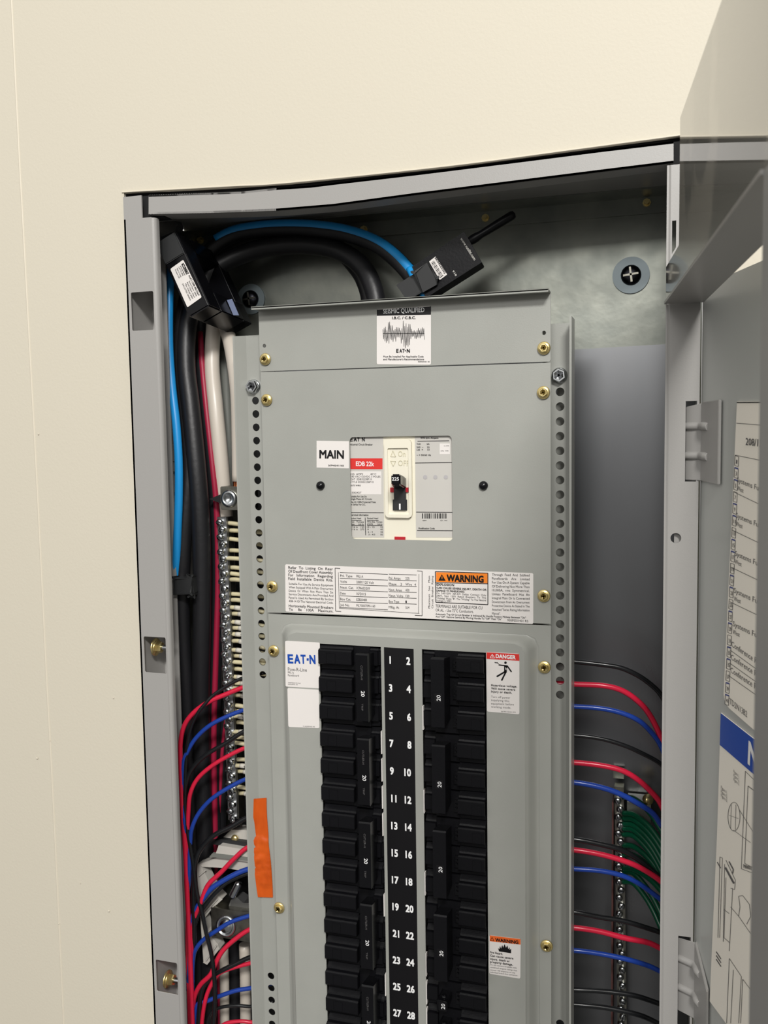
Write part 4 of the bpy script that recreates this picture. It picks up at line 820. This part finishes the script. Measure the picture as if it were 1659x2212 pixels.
PCp = Plane(p_tr, (p_br - p_tr), (p_br - p_tr).cross(p_tl - p_tr) * (1 if (p_br - p_tr).cross(p_tl - p_tr).y < 0 else -1))
hmax = max((p_tr + u * a - p_tr).dot(PCp.n) for a in (0, Lu))
PCp = Plane(p_tr + PCp.n * .02, PCp.u, PCp.n)
sticker('printed_label', PCp, [(368, 581), (396, 561), (436, 642), (405, 664)], LBL, cs, 'white printed label', r=.05); lab = cs.children[-1]
PCt = Plane(PCp.O + PCp.n * .012, PCp.u, PCp.n); mb = MB()
def dtxt(s_, f, s0, s1, h, b=0):   # f: across the label, s: along it
    A0, A1, B0, B1 = (396, 563), (435, 641), (369, 583), (405, 662)
    L1 = lambda s, f: (A0[0] + (A1[0] - A0[0]) * s + ((B0[0] - A0[0]) * (1 - s) + (B1[0] - A1[0]) * s) * f, A0[1] + (A1[1] - A0[1]) * s + ((B0[1] - A0[1]) * (1 - s) + (B1[1] - A1[1]) * s) * f)
    txt(mb, PCt, s_, L1(s0, f), L1(s1, f), h, b)
for a in (('ACCUENERGY', .22, .04, .34, 6, .05), ('www.accuenergy.com', .34, .06, .32, 2.5, .02), ('1-877-721-8908', .48, .06, .3, 3, 0), ('Made in Canada', .62, .06, .3, 3, 0), ('Firmware 2.0A', .76, .06, .3, 3, 0), ('AcuCT-1250R-400:333mV', .14, .38, .94, 4, .01), ('Rated Input: 400A', .28, .5, .92, 3.2, 0), ('Rated Output: 333mV', .42, .5, .92, 3.2, 0), ('Max Voltage 600V', .56, .5, .92, 3.2, 0), ('(UL) LISTED 50/60Hz', .72, .46, .92, 3.2, 0)): dtxt(*a)
mb.build('lettering', INK, lab)
# blue-white tag on the rear core
mb = MB(); q = [(490, 648), (501, 646), (516, 681), (504, 681)]
mb.poly([at(x, y, 1.35) for x, y in q], (0, .03, 0)); mb.build('blue_tag', mat('pale_blue_tag', rgb(112, 122, 150), .5), cs)
mb = MB(); mb.poly([at(x, y, .9) for x, y in ((340, 473), (375, 467), (384, 486), (379, 500), (350, 512), (337, 520))], (0, .5, 0)); mb.build('upper_clip', mat('dark_grey_plastic', rgb(74, 74, 76), .45), cs, bevel=.05)

s0 = thing('wireless_sensor', at(921, 650, 1.4), 'black wireless sensor with short antenna clamped on the blue striped cable', 'wireless sensor')
Ys = 1.3; q = [(892, 577), (1002, 503), (1038, 566), (921, 641)]
mb = MB(); mb.poly([at(x, y, Ys) for x, y in q], (.05, .55, -.1)); mb.build('case', BLACKP, s0, bevel=.03)
PP = front(Ys - .012)
mb = MB(); mb.poly([at(x, y, Ys - .02) for x, y in ((861, 617), (906, 588), (925, 625), (881, 645))], (0, .9, -.05)); mb.build('clamp', BLACKM, s0, bevel=.06)
mb = MB(); mb.poly([at(x, y, Ys - .16) for x, y in ((893, 589), (921, 573), (946, 600), (940, 612), (915, 626))], (0, .3, 0)); mb.build('clamp_lever', BLACKM, s0, bevel=.07)
a = at(1012, 523, Ys + .15); b = at(1113, 461, Ys + .15); mb = MB(); d = b - a; mb.lathe(a, d, [(.13, 0), (.16, .15), (.16, .3), (.13, .5), (.15, d.length * .6), (.155, d.length * .93), (.12, d.length * .98), (.001, d.length)], 18); mb.build('antenna', BLACKP, s0)
FP = front(Ys)
sticker('barcode_label', front(Ys - .005), [(927, 565), (941, 554), (966, 593), (950, 605)], LBL, s0, 'small white barcode label', r=.02); lab = s0.children[-1]
PQ = front(Ys - .016); mb = MB()
for k in range(14):
    t = .06 + k * .065; w_ = (.6, 1.5, 1.0)[k % 3]; x, y = 930 + 23 * t, 566 + 37 * t; line(mb, PQ, (x, y), (x + 6.5, y - 5), w_)
txt(mb, PQ, 'BK04503S92', (939, 557.5), (960, 592), 4, .02); mb.build('lettering', INK, lab)
mb = MB(); txt(mb, PP, 'www.vutiliti.com', (994, 516), (1024, 563), 6, .012); txt(mb, PP, '918', (977, 586), (984, 597), 4, .02); mb.build('lettering', mat('pale_ink', rgb(205, 203, 196), .5), s0)
mb = MB(); mb.tube(smooth([at(885, 580, 1.7), at(897, 605, 1.5), at(908, 625, 1.5), at(925, 655, 1.6)]), .14, 10); mb.build('cable_sleeve', SKY, s0)

# ================================================================== OPEN OUTER COVER AND DOOR (right)
A6 = math.radians(6); dS = Vector((math.sin(A6), -math.cos(A6), 0)); nS = Vector((-math.cos(A6), -math.sin(A6), 0))
cov = thing('panel_cover', (8.95, -1.02, -34), 'glossy grey outer cover frame swung open towards the viewer on the right', 'cover')
PO = Vector((8.86, -1.08, 0))
def sp_(s, z, h=0): return PO + dS * s + nS * h + Vector((0, 0, z))
outer = [(0, 1.1), (0, 2.17), (3.3, 2.17), (3.3, 5.5), (22, 5.5), (22, 1.1)]
mb = MB(); pts = [sp_(s, z) for s, z in outer]; mb.poly(pts, -nS * .07); mb.build('skin', GLOSS, cov)
mb = MB(); mb.poly([sp_(14.4, -34), sp_(22, -34), sp_(22, 1.1), sp_(14.4, 1.1)], -nS * .07); mb.build('far_stile', mat('low_gloss_grey_enamel', rgb(140, 140, 140), .5), cov)  # same enamel as the skin, roughness raised in the material to lose its reflections
mb = MB(); mb.hexa([sp_(0, 1.05, -.02), sp_(14.4, 1.05, -.02), sp_(14.4, 1.05, .05), sp_(0, 1.05, .05), sp_(0, 1.13, -.02), sp_(14.4, 1.13, -.02), sp_(14.4, 1.13, .05), sp_(0, 1.13, .05)]); mb.build('rolled_edge', FRAMEP, cov)
mb = MB(); mb.hexa([sp_(.0, 1.06), sp_(14.4, 1.06), sp_(14.4, 1.06, -1.1), sp_(0, 1.06, -1.1), sp_(0, 1.12), sp_(14.4, 1.12), sp_(14.4, 1.12, -1.1), sp_(0, 1.12, -1.1)]); mb.build('opening_flange', FRAMEP, cov)
mb = MB(); mb.hexa([sp_(14.36, -34, -.07), sp_(14.42, -34, -.07), sp_(14.42, -34, -1.1), sp_(14.36, -34, -1.1), sp_(14.36, 1.06, -.07), sp_(14.42, 1.06, -.07), sp_(14.42, 1.06, -1.1), sp_(14.36, 1.06, -1.1)]); mb.build('opening_flange', FRAMEP, cov)

A19 = math.radians(19); PD = Plane((9.93, -.86, 0), (math.sin(A19), -math.cos(A19), 0), (-math.cos(A19), -math.sin(A19), 0))
dr = thing('panel_door', (9.95, -.88, -34), 'grey inner door swung open beside the right stile, papers on its inside', 'cabinet door')
mb = MB(); mb.pbox(PD, 0, 15, -34, 1.55, -.06, 0); mb.build('door_panel', DOORP, dr)
def frameuv(x, y): return PD.uv(x, y)
# v axis check: PD.v must point up
SG = 1 if PD.v.z > 0 else -1
if SG < 0: PD.v = -PD.v
# hinges
def hinge(ytop, ybot, shape=0):
    h = thing('door_hinge', (9.6, -1, at(1483, ybot, -1).z), 'grey hinge plate with two pressed ribs, ' + ('upper one beside the directory card' if not shape else 'lower one at the bottom right corner'), 'hinge', 'door hinges')
    x0 = 9.48 if not shape else 9.42; zt = at(1490, ytop, -1).z; zb = at(1490, ybot, -1).z
    fa, fb = (x0, -.78), (9.95, -1.12); pc = Vector((9.95, -1.12, 0)) + PD.u * .0
    e1 = Vector((9.92, -1.12, 0)); e2 = PD.hit(1551 if not shape else 1527, 950 if not shape else 2100, .16); e2.z = 0
    mb = MB(); th = Vector((0, .08, 0)); n_ = PD.n
    z0, z1 = zb, zt
    mb.hexa([(fa[0], fa[1], z0), (fb[0], fb[1], z0), (fb[0], fb[1] + .07, z0), (fa[0], fa[1] + .07, z0), (fa[0], fa[1], z1 - .12), (fb[0], fb[1], z1 - .02), (fb[0], fb[1] + .07, z1 - .02), (fa[0], fa[1] + .07, z1 - .12)])
    dz = -.05 if not shape else -.0
    top2 = z1 + .02 if not shape else z1 - .9
    a, b = e1, e2; bo = PD.hit(1558 if not shape else 1532, 950 if not shape else 2100, .04) - e2; bo.z = 0
    mb.hexa([a + Vector((0, 0, z0)), b + Vector((0, 0, z0 - .05)), b + bo + Vector((0, 0, z0 - .05)), a + bo + Vector((0, 0, z0)), a + Vector((0, 0, z1)), b + Vector((0, 0, top2)), b + bo + Vector((0, 0, top2)), a + bo + Vector((0, 0, z1))])
    mb.build('leaf', FRAMEP, h, bevel=.02)
    for fz in (.3, .68):
        z = z1 + (z0 - z1) * fz; mb = MB(); P = smooth([(x0 + .02, -.76, z), (9.72, -.93, z), (9.93, -1.1, z), tuple(e1 + (e2 - e1) * .25 + Vector((0, .02, z - .01))), tuple(e1 + (e2 - e1) * .42 + Vector((.04, .08, z - .03)))], 5)
        mb.tube(P, .13, 14); mb.build('rib', FRAMEP, h)
hinge(870, 1038); hinge(2030, 2195, 1)

# directory card in its sleeve
def dsheet(name, pts, m, label, cat):
    t = thing(name, PD.hit(*pts[-1], .04), label, cat)
    mb = MB(); q = [PD.hit(x, y, .04) for x, y in pts]; mb.poly(q, -PD.n * .03); mb.build('sheet', m, t); return t
DP = Plane(PD.O + PD.n * .045, PD.u, PD.n); DP.v = PD.v.copy()
card = dsheet('directory_card', [(1592, 867), (1700, 868), (1700, 1650), (1630, 1578), (1575, 1530), (1566, 1518), (1563, 1500)], PAPER, 'cream circuit directory card on the open door', 'directory card')
mb = MB(); line(mb, DP, (1592, 869.5), (1700, 869), 2.2); mb.build('top_edge', INK, card)
mb = MB(); txt(mb, DP, '208/120V', (1611, 961), (1662, 967), 15, .01)
line(mb, DP, (1591, 914), (1690, 922), 1.2); line(mb, DP, (1588, 983), (1690, 1004), 1.2)
ylist = [(1586, 1063, 1100), (1582, 1145, 1190), (1579, 1225, 1275), (1577, 1300, 1350)]
for i, (x, y, y2) in enumerate(ylist): line(mb, DP, (x, y), (x + 75, y + 75 * .48), 1.2)
for i, y in enumerate((1041, 1118, 1200, 1280, 1352)):
    txt(mb, DP, 'Systems Furniture', (1592 - i * 2.2, y), (1672, y + 32 + i * 3), 10, 0); txt(mb, DP, 'West', (1592 - i * 2.2, y + 17), (1606 - i * 2, y + 24), 9, 0)
for i, y in enumerate((1396, 1424, 1452)):
    txt(mb, DP, 'Conference Room', (1580 - i, y), (1655, y + 52), 10, 0); line(mb, DP, (1577 - i, y + 8), (1660, y + 68), 1.2)
txt(mb, DP, 'TD2N13B2', (1576, 1520), (1614, 1550), 10, 0)
for k in range(21):
    y = 984 + k * 25.8; x = 1588 - k * 1.05
    pline(mb, DP, [(x, y), (x + 8, y + 3), (x + 7, y + 24), (x - 1, y + 21), (x, y)], 1)
    txt(mb, DP, str(2 * k + 1), (x + 2, y + 17), (x + (4.5 if k < 5 else 6.5), y + 18), 8, .01)
mb.build('lettering', INKG, card)
card_c = MB()
for k in range(21):
    if k % 3 == 0: continue
    y = 984 + k * 25.8; x = 1588 - k * 1.05; line(card_c, DP, (x, y), (x + 8, y + 3), 3, .008)
card_c.build('colour_ticks', mat('ticks_ink', rgb(70, 80, 140), .6), card)
note = dsheet('notice_sheet', [(1557, 1540), (1700, 1652), (1700, 2600), (1640, 2340), (1590, 2240), (1533, 2163), (1540, 2000), (1549, 1800)], PAPER, 'cream instruction sheet with blue heading band on the open door', 'notice sheet')
mb = MB(); quad(mb, DP, [(1557, 1540), (1700, 1652), (1700, 1735), (1555, 1609)], .004); mb.build('blue_band', BLUL, note)
mb = MB(); txt(mb, DP, 'NOTICE', (1616, 1648), (1760, 1790), 36, .03, .012); mb.build('heading', WINK, note)
mb = MB(); c3 = lambda x, y: (1180 + x / 3.463, 1380 + y / 3.463); c4 = lambda x, y: (1180 + x / 3.463, 1780 + y / 3.463)
pline(mb, DP, [c3(1490, 990), c3(1460, 1720), c3(1540, 1750)], 1); pline(mb, DP, [c3(1490, 990), c3(1570, 1070)], 1); pline(mb, DP, [c3(1510, 1100), c3(1485, 1680), c3(1545, 1710)], 1); pline(mb, DP, [c3(1510, 1100), c3(1560, 1140)], 1.4)
el = [c3(1405 + 45 * math.cos(a), 1330 + 108 * math.sin(a)) for a in [2 * PI * k / 24 for k in range(25)]]; pline(mb, DP, el, 1)
pline(mb, DP, [c3(1440, 1270), c3(1545, 1440)], .9); pline(mb, DP, [c3(1400, 1430), c3(1530, 1525)], .9); pline(mb, DP, [c3(1385, 1240), c3(1380, 1420)], .8); pline(mb, DP, [c3(1420, 1240), c3(1415, 1430)], .8); pline(mb, DP, [c3(1370, 1320), c3(1440, 1345)], .8)
for i, s_ in enumerate(('Figure 1.', 'Figure 2.', 'Figure 3.')): txt(mb, DP, s_, c3(1402, 1000 + i * 30), c3(1446, 1040 + i * 30), 5, 0); txt(mb, DP, s_, c3(1308, 1120 + i * 30), c3(1356, 1165 + i * 30), 5, 0)
txt(mb, DP, 'PB0001', c3(1478, 1712), c3(1536, 1730), 7, .02)
for q in ([c4(1300, 245), c4(1285, 850)], [c4(1318, 255), c4(1298, 850)], [c4(1300, 245), c4(1318, 255)], [c4(1335, 300), c4(1325, 880)], [c4(1345, 400), c4(1330, 850), c4(1375, 890)], [c4(1345, 270), c4(1415, 420), c4(1410, 490), c4(1380, 480)], [c4(1395, 480), c4(1370, 950)], [c4(1380, 620), c4(1440, 690), c4(1530, 820)], [c4(1440, 540), c4(1470, 535), c4(1520, 600), c4(1530, 690), c4(1500, 750)], [c4(1440, 540), c4(1450, 620), c4(1440, 690)], [c4(1370, 1005), c4(1350, 1490)], [c4(1370, 1005), c4(1460, 1140), c4(1440, 1490)], [c4(1400, 1090), c4(1380, 1490)], [c4(1470, 1160), c4(1530, 1240)], [c4(1470, 1160), c4(1455, 1490)], [c4(1330, 640), c4(1370, 670)]): pline(mb, DP, q, 1)
pline(mb, DP, [c4(1368, 280), c4(1400, 340), c4(1395, 370)], 2.5); pline(mb, DP, [c4(1340, 325), c4(1405, 445)], 4); pline(mb, DP, [c4(1280, 285), c4(1305, 330)], 2)
for i in range(3): pline(mb, DP, [c4(1272, 955 + i * 28), c4(1308, 1010 + i * 28)], 2)
mb.build('line_drawing', INKG, note)
